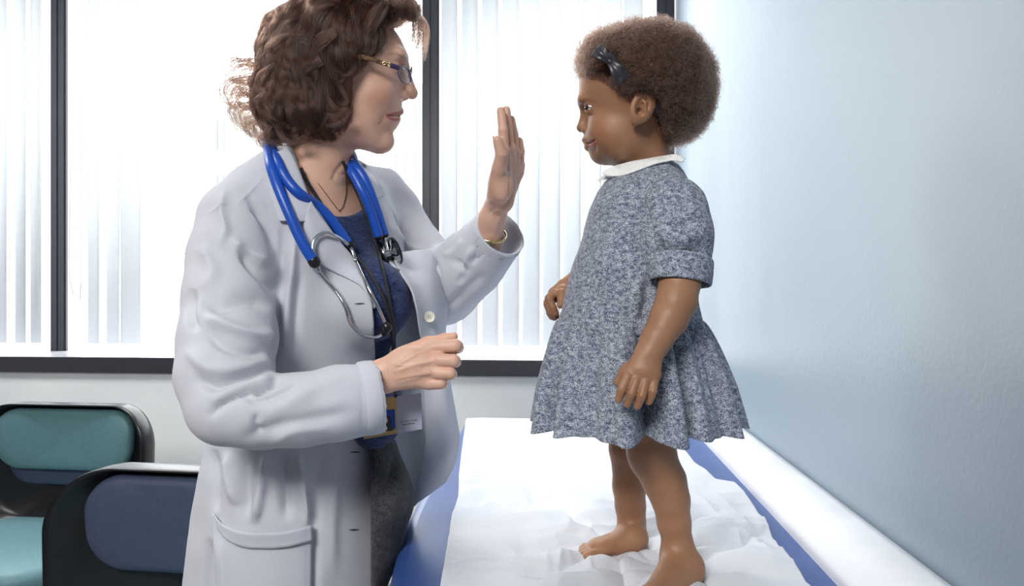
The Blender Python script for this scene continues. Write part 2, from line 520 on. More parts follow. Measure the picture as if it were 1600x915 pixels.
BY = FY - 0.11
def vane_mesh(w, z0, z1, curve=0.007, n=8):
    G = []
    for z in (z0, (z0 + z1) / 2, z1):
        G.append([((k / n - 0.5) * w, curve * (1 - (2 * k / n - 1) ** 2), z) for k in range(n + 1)])
    return sheet(np.array(G))
vane_me = vane_mesh(0.089, 1.0, 2.82)
vane_me.materials.append(m_vane); vane_me.polygons.foreach_set('use_smooth', [True] * len(vane_me.polygons))
def blind(label, x0, x1, places, ang):
    e = empty('vertical_blind', ((x0 + x1) / 2, BY, 1.0), label, 'blind', 'vertical blinds along the window wall')
    for i, px in enumerate(places):
        a = ang[i] if hasattr(ang, '__len__') else ang
        o = bpy.data.objects.new('vane', vane_me); COL.objects.link(o); o.parent = e; o.matrix_parent_inverse = e.matrix_world.inverted()
        o.location = (P(px, 400, BY)[0], BY, 0); o.rotation_euler = (0, 0, math.radians(a))
        s_ = o.modifiers.new('t', 'SOLIDIFY'); s_.thickness = 0.0006
    MB().box(x0 + 0.03, x1 - 0.03, BY - 0.025, BY + 0.025, 2.83, 2.88).build('head_rail', m_rail, e, 0.003)
    return e
b3 = blind('closed white vertical blind hanging behind the raised hand', XM[1], XM[2], [702 + 31.9 * i for i in range(10)], -26)
b2 = blind('white vertical blind drawn aside next to the beaded chain', XM[0], XM[1], [146, 176, 204], [-24, -20, 12])
b1 = blind('white vertical blind at the far window edge above the teal chair', XL, XM[0], [-178, -148, -118, -88, -58, -28, 2, 32, 56], -22)
# bead chain and cord on the middle blind
def beads(px, pyb, parent, name='bead_chain', sp=0.0062, r=0.0021):
    bot = P(px, pyb, BY - 0.02); mb = MB(); z = bot[2]
    while z < 2.83:
        mb.lathe([(r * 0.5, -r * 0.85), (r, -r * 0.3), (r, r * 0.3), (r * 0.5, r * 0.85)], (bot[0], bot[1], z), (0, 0, 1), 6); z += sp
    mb.tube([(bot[0], bot[1], bot[2]), (bot[0], bot[1], 2.83)], 0.0007, 4)
    return mb.build(name, m_bead, parent, smooth=True)
bc = beads(125, 495, b2); bc['kind'] = 'stuff'
bc = beads(120, 480, b2); bc['kind'] = 'stuff'
bc = beads(60, 488, b1); bc['kind'] = 'stuff'
pts = [P(115, -100, BY - 0.03), P(112, 200, BY - 0.03), P(108, 400, BY - 0.03), P(110, 440, BY - 0.03), P(116, 462, BY - 0.03), P(124, 462, BY - 0.03), P(127, 440, BY - 0.03), P(126, -100, BY - 0.03)]
MB().tube(catmull(pts, 60), 0.0024, 8).build('pull_cord', mat('cord_cream', S(226, 218, 204), 0.6), b2)

# ------------------------------------------------------------------ exam table
TZ = 0.80
m_vinyl = mat('blue_vinyl', S(48, 76, 136), 0.38, spec=0.5, bump=(260, 0.15, 0.001), nscale=20, c2=S(54, 84, 146))
m_bol = mat('white_vinyl', S(214, 215, 220), 0.36, spec=0.5, bump=(300, 0.06, 0.001), nscale=10)
m_base = mat('table_base_beige', S(200, 198, 192), 0.5)
tb = empty('exam_table', (0.08, 1.5, 0), 'padded blue exam table with a white side bolster against the light blue wall', 'table')
XT0, XT1, YT0, YT1 = -0.335, WX - 0.006, 0.42, 2.45
_ey = [(YT0, -0.20), (0.7, -0.225), (1.0, -0.262), (1.2, -0.292), (1.4, -0.312), (1.8, -0.33), (2.2, -0.342), (YT1 - 0.03, -0.345), (YT1, -0.31)]
_ol = [tuple(q) for q in catmull([(x, y, 0) for y, x in _ey], 40)] + [(XT1, YT1, 0), (XT1, YT0, 0)]
_n = len(_ol); _mb = MB(); _mb.add([(x, y, TZ) for x, y, _ in _ol] + [(x, y, TZ - 0.10) for x, y, _ in _ol], [tuple(range(_n))[::-1], tuple(range(_n, 2 * _n))] + [(i, (i + 1) % _n, _n + (i + 1) % _n, _n + i) for i in range(_n)])
_mb.build('cushion', m_vinyl, tb, 0.026, seg=5)
MB().box(XT0 + 0.13, XT1 - 0.02, YT0 + 0.05, YT1 - 0.08, 0.12, TZ - 0.101).build('cabinet', m_base, tb, 0.01)
MB().box(XT0 + 0.18, XT1 - 0.06, YT0 + 0.1, YT1 - 0.15, 0, 0.12).build('plinth', mat('plinth_dark', S(50, 50, 52), 0.5), tb, 0.005)
for i in range(3):
    d = MB().box(XT0 + 0.115, XT0 + 0.13, YT0 + 0.12 + i * 0.6, YT0 + 0.66 + i * 0.6, 0.2, 0.62).build('drawer', m_base, tb, 0.004)
    MB().tube([(XT0 + 0.105, YT0 + 0.3 + i * 0.6, 0.55), (XT0 + 0.105, YT0 + 0.48 + i * 0.6, 0.55)], 0.006).build('handle', m_frame_side, d)
# bolster: rounded wedge along the wall
xi = 0.398; prof = [(xi, TZ - 0.01), (xi + 0.002, TZ + 0.006), (xi + 0.009, TZ + 0.02), (xi + 0.028, TZ + 0.036), (xi + 0.056, TZ + 0.049), (WX - 0.022, TZ + 0.0545), (WX - 0.006, TZ + 0.052), (WX - 0.003, TZ + 0.044), (WX - 0.003, TZ - 0.01)]
G = [[(x, y, z) for x, z in prof] for y in (YT0 + 0.01, YT0 + 0.02, 1.0, 1.5, 2.0, YT1 - 0.03, YT1 - 0.01)]
bo = link('side_bolster', sheet(np.array(G)[:, ::-1]), m_bol, tb)
# paper
m_paper, nt, b = newmat('crepe_paper')
b.inputs['Base Color'].default_value = (*S(226, 228, 234), 1); b.inputs['Roughness'].default_value = 0.75
tl = nt.nodes.new('ShaderNodeBsdfTranslucent'); tl.inputs['Color'].default_value = (*S(235, 236, 240), 1)
nz = nt.nodes.new('ShaderNodeTexNoise'); nz.inputs['Scale'].default_value = 90; nz.inputs['Detail'].default_value = 5
vo = nt.nodes.new('ShaderNodeTexVoronoi'); vo.inputs['Scale'].default_value = 14; vo.feature = 'F1'
tcp = nt.nodes.new('ShaderNodeTexCoord'); nt.links.new(tcp.outputs['Object'], nz.inputs['Vector']); nt.links.new(tcp.outputs['Object'], vo.inputs['Vector'])
ad = nt.nodes.new('ShaderNodeMath'); ad.operation = 'MULTIPLY_ADD'; ad.inputs[1].default_value = 0.25; nt.links.new(nz.outputs['Fac'], ad.inputs[0]); nt.links.new(vo.outputs['Distance'], ad.inputs[2])
bp = nt.nodes.new('ShaderNodeBump'); bp.inputs['Strength'].default_value = 0.45; bp.inputs['Distance'].default_value = 0.01; nt.links.new(ad.outputs[0], bp.inputs['Height']); nt.links.new(bp.outputs['Normal'], b.inputs['Normal'])
mx = nt.nodes.new('ShaderNodeMixShader'); mx.inputs[0].default_value = 0.15
nt.links.new(b.outputs[0], mx.inputs[1]); nt.links.new(tl.outputs[0], mx.inputs[2]); nt.links.new(mx.outputs[0], nt.nodes['Material Output'].inputs[0])
def flatpt(px, py, z=TZ): 
    d = ray(px, py); return CAM + d * ((z - CAMZ) / d[2])
Lp = [flatpt(*q) for q in [(728, 655.5), (722, 700), (717, 745), (716, 786), (708, 812), (700, 858), (693, 915), (676, 1010), (640, 1250)]]
Rp = [flatpt(*q) for q in [(1030, 655.5), (1054, 686), (1085, 722), (1118, 749), (1147, 756), (1180, 800), (1212, 862), (1252, 917), (1330, 1010), (1420, 1250)]]
ys = np.linspace(2.425, 0.62, 420)
lx = np.interp(-ys, [-p[1] for p in Lp], [p[0] for p in Lp]); rx = np.interp(-ys, [-p[1] for p in Rp], [p[0] for p in Rp])
nc = 300; G = np.zeros((len(ys), nc, 3))
for j in range(nc):
    t = j / (nc - 1); G[:, j, 0] = lx * (1 - t) + rx * t; G[:, j, 1] = ys
V = G.reshape(-1, 3); x, y = V[:, 0], V[:, 1]
def ridged(V, s, seed): return 1 - np.abs(hashnoise(V, s, seed)) * 2
feet = [(flatpt(960, 865)), (flatpt(1050, 905))]
am = np.clip((1.75 - y) / 0.5, 0.06, 1)
W2 = V.copy(); W2[:, 0] += 0.05 * hashnoise(V, 6, 5); W2[:, 1] += 0.05 * hashnoise(V, 6, 9)
hgt = 0.0062 * ridged(W2 * [1, 0.8, 1], 7, 1) + 0.0046 * ridged(W2 * [0.5, 1.3, 1], 14, 2) + 0.0026 * ridged(W2 * [1, 0.35, 1], 27, 3) + 0.0008 * ridged(W2 * [0.4, 1, 1], 55, 8)
rad = 0
for fx, fy, _ in feet:                      # creases that run out from under the feet
    th = np.arctan2(y - fy, x - fx); r = np.hypot(x - fx, y - fy)
    rad = rad + 0.015 * np.exp(-((r - 0.14) / 0.11) ** 2) * (np.abs(np.sin(th * 4.5 + 2 * hashnoise(V, 5, 4))) ** 0.6 - 0.5)
hh = np.clip(hgt + rad, -0.0110, 0.03) * am
nearfoot = np.min([np.hypot((x - fx) / 1.4, y - fy) for fx, fy, _ in feet], axis=0)
hh = hh * np.clip((nearfoot - 0.02) / 0.05, 0.15, 1)
edge = np.minimum(np.abs(x - np.repeat(lx, nc)), np.abs(np.repeat(rx, nc) - x))
V[:, 2] = TZ + 0.0120 * am + 0.002 + hh + 0.004 * np.clip(1 - edge / 0.05, 0, 1) * hashnoise(V, 12, 7)
V[:, 2] = np.maximum(V[:, 2], TZ + 0.0012)
pp = link('exam_paper', sheet(G), m_paper); tag(pp, 'crumpled white paper sheet spread over the blue exam table', 'paper sheet')
solidify(pp, 0.0006, 1)

# ------------------------------------------------------------------ waiting chairs
m_blk = mat('black_plastic', S(26, 26, 29), 0.32, spec=0.5)
m_teal = mat('teal_vinyl', S(100, 140, 146), 0.5, bump=(400, 0.08, 0.001), nscale=60, c2=S(106, 146, 152))
m_navy = mat('slate_blue_vinyl', S(66, 76, 100), 0.45, bump=(400, 0.08, 0.001), nscale=60, c2=S(72, 82, 106))
def rrect(w, h, r, n=10, pinch=0.0):
    """rounded rectangle outline, centred, bottom optionally narrower"""
    out = []
    for cx, cy, a0 in ((w / 2 - r, h / 2 - r, 0), (-w / 2 + r, h / 2 - r, 90), (-w / 2 + r, -h / 2 + r, 180), (w / 2 - r, -h / 2 + r, 270)):
        for k in range(n + 1):
            a = math.radians(a0 + 90 * k / n); X = cx + r * math.cos(a); Z = cy + r * math.sin(a)
            X *= 1 - pinch * (0.5 - Z / h); out.append((X, Z))
    return out
def bend(x, d, w): return d * (x / (w / 2)) ** 2
def chair(name, loc, rz, label, m_back, m_seat):
    e = empty(name, loc, label, 'chair', 'waiting chairs beside the window wall', rz)
    W = 0.52; Hb = 0.21; zc = 0.735; by = 0.23        # faces local -Y; the back stands at +Y
    def place(o):
        o.parent = e; o.matrix_parent_inverse = Matrix.Identity(4); return o
    def pad(name, w, h, zz, y0, r, m, pinch=0.06, thick=1.0):
        out = rrect(w, h, r, 12, pinch); rings = []
        for s_, dy in ((0.96, 0.012), (1.0, 0.0), (0.99, -0.014), (0.965, -0.024), (0.92, -0.030), (0.8, -0.035), (0.5, -0.038), (0.2, -0.039), (0.001, -0.039)):
            k = 1 - (1 - s_) * (1 if s_ < 0.9 else 0.6)
            rings.append([(x * k, y0 + dy * thick - bend(x * k, 0.035, W), zz + z * (1 - (1 - s_) * 1.0)) for x, z in out])
        return place(link(name, sheet(np.array(rings)[::-1], True), m))
    pad('back_pad', W, Hb, zc, by, 0.086, m_back)
    if m_back is m_teal: pad('lower_back_pad', W - 0.04, 0.16, zc - 0.085, by + 0.03, 0.07, m_navy, 0.1)
    # moulded shell of the back
    sh = rrect(W + 0.13, Hb + 0.20, 0.135, 14, 0.02); rings = []
    for s_, dy in ((0.80, 0.004), (0.90, -0.012), (0.95, -0.036), (0.985, -0.040), (1.0, -0.022), (1.0, 0.012), (0.985, 0.03), (0.9, 0.042), (0.4, 0.048), (0.001, 0.05)):
        rings.append([(x * s_, by + dy - bend(x * s_, 0.035, W), zc - 0.083 + z * (1 - (1 - s_) * 0.42)) for x, z in sh])
    rings.insert(0, [(x * 0.001, by + 0.02, zc - 0.083 + z * 0.001) for x, z in sh])
    place(link('back_shell', sheet(np.array(rings), True), m_blk))
    # seat
    st = rrect(0.52, 0.50, 0.10, 10); rings = []
    for s_, dz in ((0.001, 0.035), (0.6, 0.034), (0.9, 0.028), (0.97, 0.015), (1.0, -0.01), (0.98, -0.035), (0.9, -0.045), (0.001, -0.045)):
        rings.append([(x * s_, z * s_ - 0.03, 0.44 + dz) for x, z in st])
    o = link('seat', sheet(np.array(rings)[::-1], True), m_seat); place(o)
    mb = MB(); mb.tube(catmull([(-0.0, 0.26, 0.60), (0.0, 0.29, 0.5), (0, 0.22, 0.40), (0, 0.0, 0.385)], 16), 0.03, 10); o = mb.build('back_bracket', m_blk); place(o)
    for sx in (-1, 1):
        for yy in (-0.24, 0.22):
            mb = MB(); mb.tube([(sx * 0.2, yy * 0.7, 0.40), (sx * 0.25, yy, 0.0)], 0.013, 10)
            o = mb.build('leg', m_blk); place(o)
    return e
chair('waiting_chair', (-1.71, 2.28 - 0.20, 0), math.radians(-2), 'teal padded chair with black shell under the window sill', m_teal, m_teal)
chair('waiting_chair', (-0.80, 1.45 - 0.20, 0.0), math.radians(-4), 'slate blue padded chair with black shell directly behind the white coat', m_navy, m_teal)
# ------------------------------------------------------------------ skin, hair and cloth materials
def skin(name, base, c2, lip, blush, rough=0.45, bumpk=0.15):
    m, nt, b = newmat(name); L = nt.links.new
    tc = nt.nodes.new('ShaderNodeTexCoord')
    n = nt.nodes.new('ShaderNodeTexNoise'); n.inputs['Scale'].default_value = 28; n.inputs['Detail'].default_value = 6; L(tc.outputs['Object'], n.inputs['Vector'])
    cr = nt.nodes.new('ShaderNodeValToRGB'); cr.color_ramp.elements[0].position = 0.3; cr.color_ramp.elements[1].position = 0.7
    cr.color_ramp.elements[0].color = (*base, 1); cr.color_ramp.elements[1].color = (*c2, 1); L(n.outputs['Fac'], cr.inputs['Fac'])
    at = nt.nodes.new('ShaderNodeAttribute'); at.attribute_name = 'paint'
    sp = nt.nodes.new('ShaderNodeSeparateColor'); L(at.outputs['Color'], sp.inputs['Color'])
    cur = cr.outputs['Color']
    for ch, colr in (('Blue', blush), ('Red', lip), ('Green', None)):
        mx = nt.nodes.new('ShaderNodeMix'); mx.data_type = 'RGBA'
        L(sp.outputs[ch], mx.inputs['Factor']); L(cur, mx.inputs['A'])
        mx.inputs['B'].default_value = (*(colr or S(52, 36, 30)), 1); cur = mx.outputs['Result']
    L(cur, b.inputs['Base Color'])
    b.inputs['Roughness'].default_value = rough
    b.inputs['Specular IOR Level'].default_value = 0.45
    b.inputs['Subsurface Weight'].default_value = 0.25; b.inputs['Subsurface Scale'].default_value = 0.004
    b.inputs['Subsurface Radius'].default_value = (1.0, 0.4, 0.25)
    n2 = nt.nodes.new('ShaderNodeTexNoise'); n2.inputs['Scale'].default_value = 420; n2.inputs['Detail'].default_value = 4; L(tc.outputs['Object'], n2.inputs['Vector'])
    bp = nt.nodes.new('ShaderNodeBump'); bp.inputs['Strength'].default_value = bumpk; bp.inputs['Distance'].default_value = 0.002
    L(n2.outputs['Fac'], bp.inputs['Height']); L(bp.outputs['Normal'], b.inputs['Normal'])
    return m
def heather(name, c1, c2, scale, stretch=(1, 1, 1.8), lo=0.42, hi=0.6, bumps=0.5, rough=0.9):
    m, nt, b = newmat(name); L = nt.links.new
    tc = nt.nodes.new('ShaderNodeTexCoord'); mp = nt.nodes.new('ShaderNodeMapping'); mp.inputs['Scale'].default_value = stretch
    L(tc.outputs['Object'], mp.inputs['Vector'])
    n = nt.nodes.new('ShaderNodeTexNoise'); n.inputs['Scale'].default_value = scale; n.inputs['Detail'].default_value = 3; n.inputs['Roughness'].default_value = 0.7
    L(mp.outputs[0], n.inputs['Vector'])
    n2 = nt.nodes.new('ShaderNodeTexNoise'); n2.inputs['Scale'].default_value = scale * 0.22; L(mp.outputs[0], n2.inputs['Vector'])
    ad = nt.nodes.new('ShaderNodeMath'); ad.operation = 'MULTIPLY_ADD'; ad.inputs[1].default_value = 0.35; L(n2.outputs['Fac'], ad.inputs[0]); L(n.outputs['Fac'], ad.inputs[2])
    ad2 = nt.nodes.new('ShaderNodeMath'); ad2.operation = 'SUBTRACT'; ad2.inputs[1].default_value = 0.175; L(ad.outputs[0], ad2.inputs[0])
    cr = nt.nodes.new('ShaderNodeValToRGB'); cr.color_ramp.elements[0].position = lo; cr.color_ramp.elements[1].position = hi
    cr.color_ramp.elements[0].color = (*c1, 1); cr.color_ramp.elements[1].color = (*c2, 1); L(ad2.outputs[0], cr.inputs['Fac'])
    L(cr.outputs['Color'], b.inputs['Base Color']); b.inputs['Roughness'].default_value = rough; b.inputs['Specular IOR Level'].default_value = 0.15
    b.inputs['Sheen Weight'].default_value = 0.15
    bp = nt.nodes.new('ShaderNodeBump'); bp.inputs['Strength'].default_value = bumps; bp.inputs['Distance'].default_value = 0.0015
    L(n.outputs['Fac'], bp.inputs['Height']); L(bp.outputs['Normal'], b.inputs['Normal'])
    return m
def hairmat(name, color, rough=0.35):
    m, nt, b = newmat(name); nt.nodes.remove(b)
    h = nt.nodes.new('ShaderNodeBsdfHairPrincipled'); h.parametrization = 'COLOR'
    h.inputs['Color'].default_value = (*color, 1); h.inputs['Roughness'].default_value = rough
    h.inputs['Random Roughness'].default_value = 0.3
    h.inputs['Radial Roughness'].default_value = 0.5
    nt.links.new(h.outputs[0], nt.nodes['Material Output'].inputs[0])
    return m
def paint(me, V, R=None, G=None, B=None):
    a = me.color_attributes.new('paint', 'FLOAT_COLOR', 'POINT')
    z = np.zeros(len(V)); c = np.stack([z if R is None else R, z if G is None else G, z if B is None else B, np.ones(len(V))], 1).astype(np.float32)
    a.data.foreach_set('color', c.ravel())
def strands(name, P3, rad, m, parent):
    """P3: (n strands, k points, 3)"""
    n, k = P3.shape[:2]
    hc = bpy.data.hair_curves.new(name)
    hc.add_curves([k] * n)
    hc.attributes['position'].data.foreach_set('vector', P3.astype(np.float32).ravel())
    ra = hc.attributes.get('radius') or hc.attributes.new('radius', 'FLOAT', 'POINT')
    t = np.linspace(0, 1, k); r = rad * (1 - 0.6 * t ** 2)
    ra.data.foreach_set('value', np.tile(r, n).astype(np.float32))
    hc.materials.append(m)
    o = bpy.data.objects.new(name, hc); COL.objects.link(o); o.parent = parent
    if parent: o.matrix_parent_inverse = parent.matrix_world.inverted()
    return o
def px_chain(vol, L, k, flat=None, op='add'):
    vol.chain([P(a, b, c) for a, b, c, r in L], [r * c / FPX for a, b, c, r in L], k, op, flat); return vol
def gs(V, c, s, ax=None, r=None):
    """gaussian spot"""
    if ax is None: return np.exp(-(((V - c) / s) ** 2).sum(1))
    q = (V - c) @ np.array(ax).T
    return np.exp(-((q / np.asarray(r)) ** 2).sum(1))

# ================================================================== the child
rng = np.random.default_rng(7)
m_skin_c = skin('skin_brown', S(152, 109, 80), S(164, 121, 91), S(150, 68, 64), S(168, 100, 74), 0.48)
m_dress = heather('dress_knit', S(70, 78, 98), S(208, 215, 226), 620, (1, 1, 1.6), 0.42, 0.66)
m_white = mat('white_cotton', S(236, 236, 234), 0.8, bump=(500, 0.1, 0.001), nscale=200)
chE = empty('person', P(1005, 870, 1.1) * [1, 1, 0] + [0, 0, TZ], 'small child with curly hair in a grey knit dress, standing barefoot on the table', 'child')
ch = Frame(985, 150, 1.07, roll=0.55, turn=math.radians(0))
A = ch.at; ax_c = (ch.r, ch.u, ch.n)
def build_child_body():
    parts = []
    # ---- head
    lo = A(985, 150) - 0.15; hi = A(985, 150) + 0.15
    v = Vol(lo - [0, 0, 0.02], hi, 0.0015)
    m = ch.m
    v.ell(A(992, 130), (88 * m, 80 * m, 0.070), ax_c)
    v.ell(A(970, 200, 0), (0.046, 0.050, 0.050), ax_c, 0.03)
    v.ell(A(955, 222, 0), (0.032, 0.030, 0.038), ax_c, 0.02)
    v.ell(A(936, 213, 0), (0.022, 0.022, 0.024), ax_c, 0.014)
    for s in (1, -1):
        v.ell(A(951, 207, s * 0.030), (0.026, 0.026, 0.024), ax_c, 0.016)
        v.ell(A(975, 218, s * 0.030), (0.030, 0.030, 0.026), ax_c, 0.02)
    v.cone(A(914, 160, -0.024), A(914, 160, 0.024), 0.0090, 0.0090, 0.016)
    v.ell(A(940, 243), (0.0145, 0.0115, 0.018), ax_c, 0.014)
    v.cone(A(1003, 150), A(1010, 285), 0.037, 0.037, 0.02)
    for s in (1, -1):                                   # eye sockets, lids and opening
        v.ell(A(911, 174, s * 0.026), (0.008, 0.007, 0.012), ax_c, 0.012, 'sub')
        v.ell(A(926, 172, s * 0.0275), (0.0112, 0.0108, 0.0112), ax_c, 0.003)
        v.ell(A(915, 172, s * 0.036), (0.0110, 0.0032, 0.0135), ax_c, 0.0012, 'sub')
    v.cone(A(914, 172), A(908.5, 198), 0.0050, 0.0062, 0.008)       # nose
    v.ell(A(908, 199.5), (0.0066, 0.0060, 0.0072), ax_c, 0.004)
    for s in (1, -1):
        v.ell(A(915.5, 203, s * 0.0095), (0.0066, 0.0052, 0.0050), ax_c, 0.004)
        v.ell(A(911, 208.5, s * 0.0050), (0.0032, 0.0030, 0.0024), ax_c, 0.002, 'sub')
    # lips, smiling, slightly parted
    for (y0, y1, x0, x1, r) in ((218.5, 219.5, 914.0, 924.5, 0.0042), (229.5, 224, 919.0, 924.5, 0.0050)):
        pts = [A(x0 + (x1 - x0) * (abs(t) ** 1.7), y0 + (y1 - y0) * abs(t), t * 0.021) for t in np.linspace(-1, 1, 13)]
        v.chain(pts, [r * (1 - 0.55 * abs(t)) for t in np.linspace(-1, 1, 13)], 0.004)
    pts = [A(917 + 8 * (abs(t) ** 1.7), 224.3 - 2.6 * abs(t), t * 0.0225) for t in np.linspace(-1, 1, 13)]
    v.chain(pts, [0.0026 * (1 - 0.4 * abs(t)) for t in np.linspace(-1, 1, 13)], 0.0012, 'sub')
    for dx in (3, 6, 9): v.chain([A(917 + dx + 8 * (abs(t) ** 1.7), 224.3 - 2.6 * abs(t), t * 0.020) for t in np.linspace(-1, 1, 13)], [0.0021 * (1 - 0.4 * abs(t)) for t in np.linspace(-1, 1, 13)], 0.0008, 'sub')
    for s in (1, -1): v.ell(A(931.5, 222, s * 0.026), (0.0025, 0.003, 0.0035), ax_c, 0.004, 'sub')
    # ears
    for s in (1, -1):
        e0, e1 = A(992, 199, 0), A(1010, 150, 0); up = nrm(e1 - e0); fw = nrm(np.cross(up, ch.n))
        nn = nrm(ch.n * s + 0.30 * nrm(ch.r)); axE = (fw, up, nn)
        c = A(1003.5, 174, s * 0.071)
        v.ell(c, (0.0170, 0.0262, 0.0060), axE, 0.004)
        v.cone(A(1000, 172, s * 0.055), A(1001, 174, s * 0.068), 0.012, 0.010, 0.004)
        v.ell(A(992.5, 195, s * 0.067), (0.0062, 0.0085, 0.0050), axE, 0.006)
        v.ell(A(1002.5, 175, s * 0.0790), (0.0105, 0.0150, 0.0078), axE, 0.002, 'sub')
        v.chain([A(1001, 164, s * .0725), A(1007, 170, s * .0735), A(1007, 181, s * .073), A(1000, 188, s * .072)], [0.0018, 0.0022, 0.0022, 0.002], 0.002)
        v.ell(A(993.5, 179, s * 0.070), (0.003, 0.0045, 0.004), axE, 0.003)
        v.ell(A(998, 182, s * 0.0735), (0.0045, 0.0050, 0.006), axE, 0.002, 'sub')
    HV, HQ = v.mesh(1)
    HV = folds(HV, HQ, [([(914, 224.5), (919, 224), (924, 222.5), (930, 218.5)], -0.0030, 1.5), ([(917, 207), (924, 213), (929, 221), (931, 230), (930, 238)], -0.0013, 2.2), ([(920, 228.5), (925, 228), (928, 225)], 0.0012, 2.6),
                        ([(909, 178), (916, 180), (926, 180), (934, 178)], -0.0007, 1.6), ([(914, 166.5), (921, 165), (930, 167)], -0.0008, 1.3)])
    parts.append((HV, HQ))
    # ---- near arm and hand
    a = P(1010, 540, 0.93)
    v = Vol(P(940, 650, 0.93) - [0, 0.08, 0.02], P(1110, 400, 0.93) + [0.02, 0.10, 0.0], 0.0015)
    px_chain(v, [(1064, 395, .955, 30), (1062, 440, .945, 31), (1057, 470, .935, 31), (1045, 497, .925, 29), (1026, 530, .915, 24), (1014, 552, .908, 20.5)], 0.006)
    hY = 0.900
    fl = (nrm(-F_), 0.62)
    v.cone(P(1014, 552, .908), P(1008, 580, hY), 21 * .9 / FPX, 24 * hY / FPX, 0.008, flat=fl)
    for bx, by_, r in ((983, 584, 10), (995, 589, 10.5), (1008, 590, 10.5), (1020, 587, 10)):
        v.cone(P(1011, 560, .905), P(bx, by_, hY - 0.002), 15 * hY / FPX, r * hY / FPX, 0.008, flat=(nrm(-F_), 0.72))
    for pts in ([(981, 588, .895, 8.4), (972, 608, .889, 7.2), (966.5, 624, .894, 6.2)],
                [(994, 594, .893, 8.2), (987, 615, .886, 7.2), (980, 631, .892, 6.2)],
                [(1008, 596, .893, 8.2), (1003, 618, .886, 7.2), (996, 634, .892, 6.2)],
                [(1022, 593, .897, 7.6), (1020, 611, .890, 6.8), (1014, 627, .895, 6.0)]):
        px_chain(v, pts, 0.0010)
    px_chain(v, [(996, 566, .912, 13), (978, 580, .916, 9.5), (966, 597, .917, 7.2)], 0.006)
    parts.append(v.mesh(1))
    # ---- far arm and hand, curled
    v = Vol(P(843, 505, 1.13) - [0.0, 0.07, 0.01], P(900, 425, 1.13) + [0.08, 0.09, 0.02], 0.0014)
    px_chain(v, [(960, 400, 1.17, 28), (915, 432, 1.15, 22), (886, 449, 1.14, 15)], 0.006)
    px_chain(v, [(884, 449, 1.14, 14), (868, 459, 1.135, 12)], 0.006)
    px_chain(v, [(880, 455, 1.12, 11), (868, 464, 1.115, 9)], 0.006)
    for pts in ([(866, 458, 1.105, 7.5), (858, 466, 1.10, 6.6), (864, 480, 1.098, 5.8), (868, 489, 1.10, 5.4)],
                [(863, 461, 1.122, 7.5), (856, 472, 1.12, 6.4), (862, 485, 1.115, 5.8), (869, 494, 1.112, 5.2)],
                [(863, 463, 1.14, 7.2), (855.5, 475, 1.138, 6.2), (860, 487, 1.135, 5.6), (866, 496, 1.13, 5.2)],
                [(864, 466, 1.156, 6.5), (856, 478, 1.153, 5.6), (859, 489, 1.15, 5.2), (862, 495, 1.147, 4.8)]):
        px_chain(v, pts, 0.002)
    px_chain(v, [(878, 458, 1.10, 8), (878, 468, 1.092, 6.8), (876.5, 476, 1.09, 6.4)], 0.004)
    parts.append(v.mesh(1))
    # ---- legs and feet
    v = Vol((P(895, 900, 1.18)[0] - 0.02, 0.90, TZ), (P(1110, 700, 1.05)[0] + 0.02, 1.30, P(1018, 600, 1.05)[2]), 0.002)
    nY = 1.055
    px_chain(v, [(1008, 600, nY, 42), (1014, 660, nY, 38), (1018, 700, nY, 35), (1024, 722, nY, 32.5), (1038, 751, nY, 32), (1048, 780, nY, 27.5), (1053, 815, nY, 24), (1059, 850, nY, 22), (1062, 868, nY, 22.5)], 0.010)
    v.ell(P(1008, 712, nY - 0.0), (0.022, 0.022, 0.024), None, 0.015)      # knee
    px_chain(v, [(984, 600, 1.16, 36), (983, 660, 1.17, 30), (981, 700, 1.17, 27.5), (983, 760, 1.175, 24), (985, 790, 1.178, 22), (987, 815, 1.18, 20), (988, 838, 1.18, 20)], 0.010)
    def foot(heel, ball, z, w, toes, ank):
        h = np.array([*flatpt(*heel, z)[:2], z]); b = np.array([*flatpt(*ball, z)[:2], z])
        d = nrm(b - h); sd = nrm(np.cross(U_, d)); L = np.linalg.norm(b - h)
        v.ell(h + [0, 0, 0.019] + d * 0.008, (0.020, 0.019, 0.022), (d, sd, U_), 0.006)
        v.cone(ank, h + [0, 0, 0.024] + d * 0.012, 0.020, 0.019, 0.012)
        v.cone(ank + d * 0.006, b + [0, 0, 0.014] - d * 0.012, 0.021, 0.012, 0.016, flat=(sd, 1.15))
        v.cone(h + [0, 0, 0.016] + d * 0.02, b + [0, 0, 0.013], 0.018, 0.0125, 0.012, flat=(sd, 1.35))
        v.ell(b + [0, 0, 0.012], (0.016, w, 0.0115), (d, sd, U_), 0.010)
        for off, ln, r in toes:
            t0 = b + sd * off * w + d * 0.006 + [0, 0, 0.010]
            v.chain([t0, t0 + d * ln * 0.6 + [0, 0, 0.002], t0 + d * ln + [0, 0, -0.002]], [r * 0.9, r * 0.85, r * 0.98], 0.0010)
    zs = TZ + 0.013
    # her right (far) foot: big toe on the side of the viewer
    an = P(988, 842, 1.18)
    h = flatpt(1000, 858, zs); b = flatpt(931, 869, zs); sdir = nrm(np.cross(U_, nrm(b - h)))
    sg = 1 if np.dot(sdir, CAM - h) > 0 else -1
    toesR = [(sg * 0.80, 0.020, 0.0076), (sg * 0.28, 0.0225, 0.0060), (-sg * 0.12, 0.021, 0.0056), (-sg * 0.50, 0.018, 0.0053), (-sg * 0.88, 0.014, 0.0050)]
    foot((1000, 859), (934, 868), zs, 0.021, toesR, an)
    an = P(1062, 872, nY)
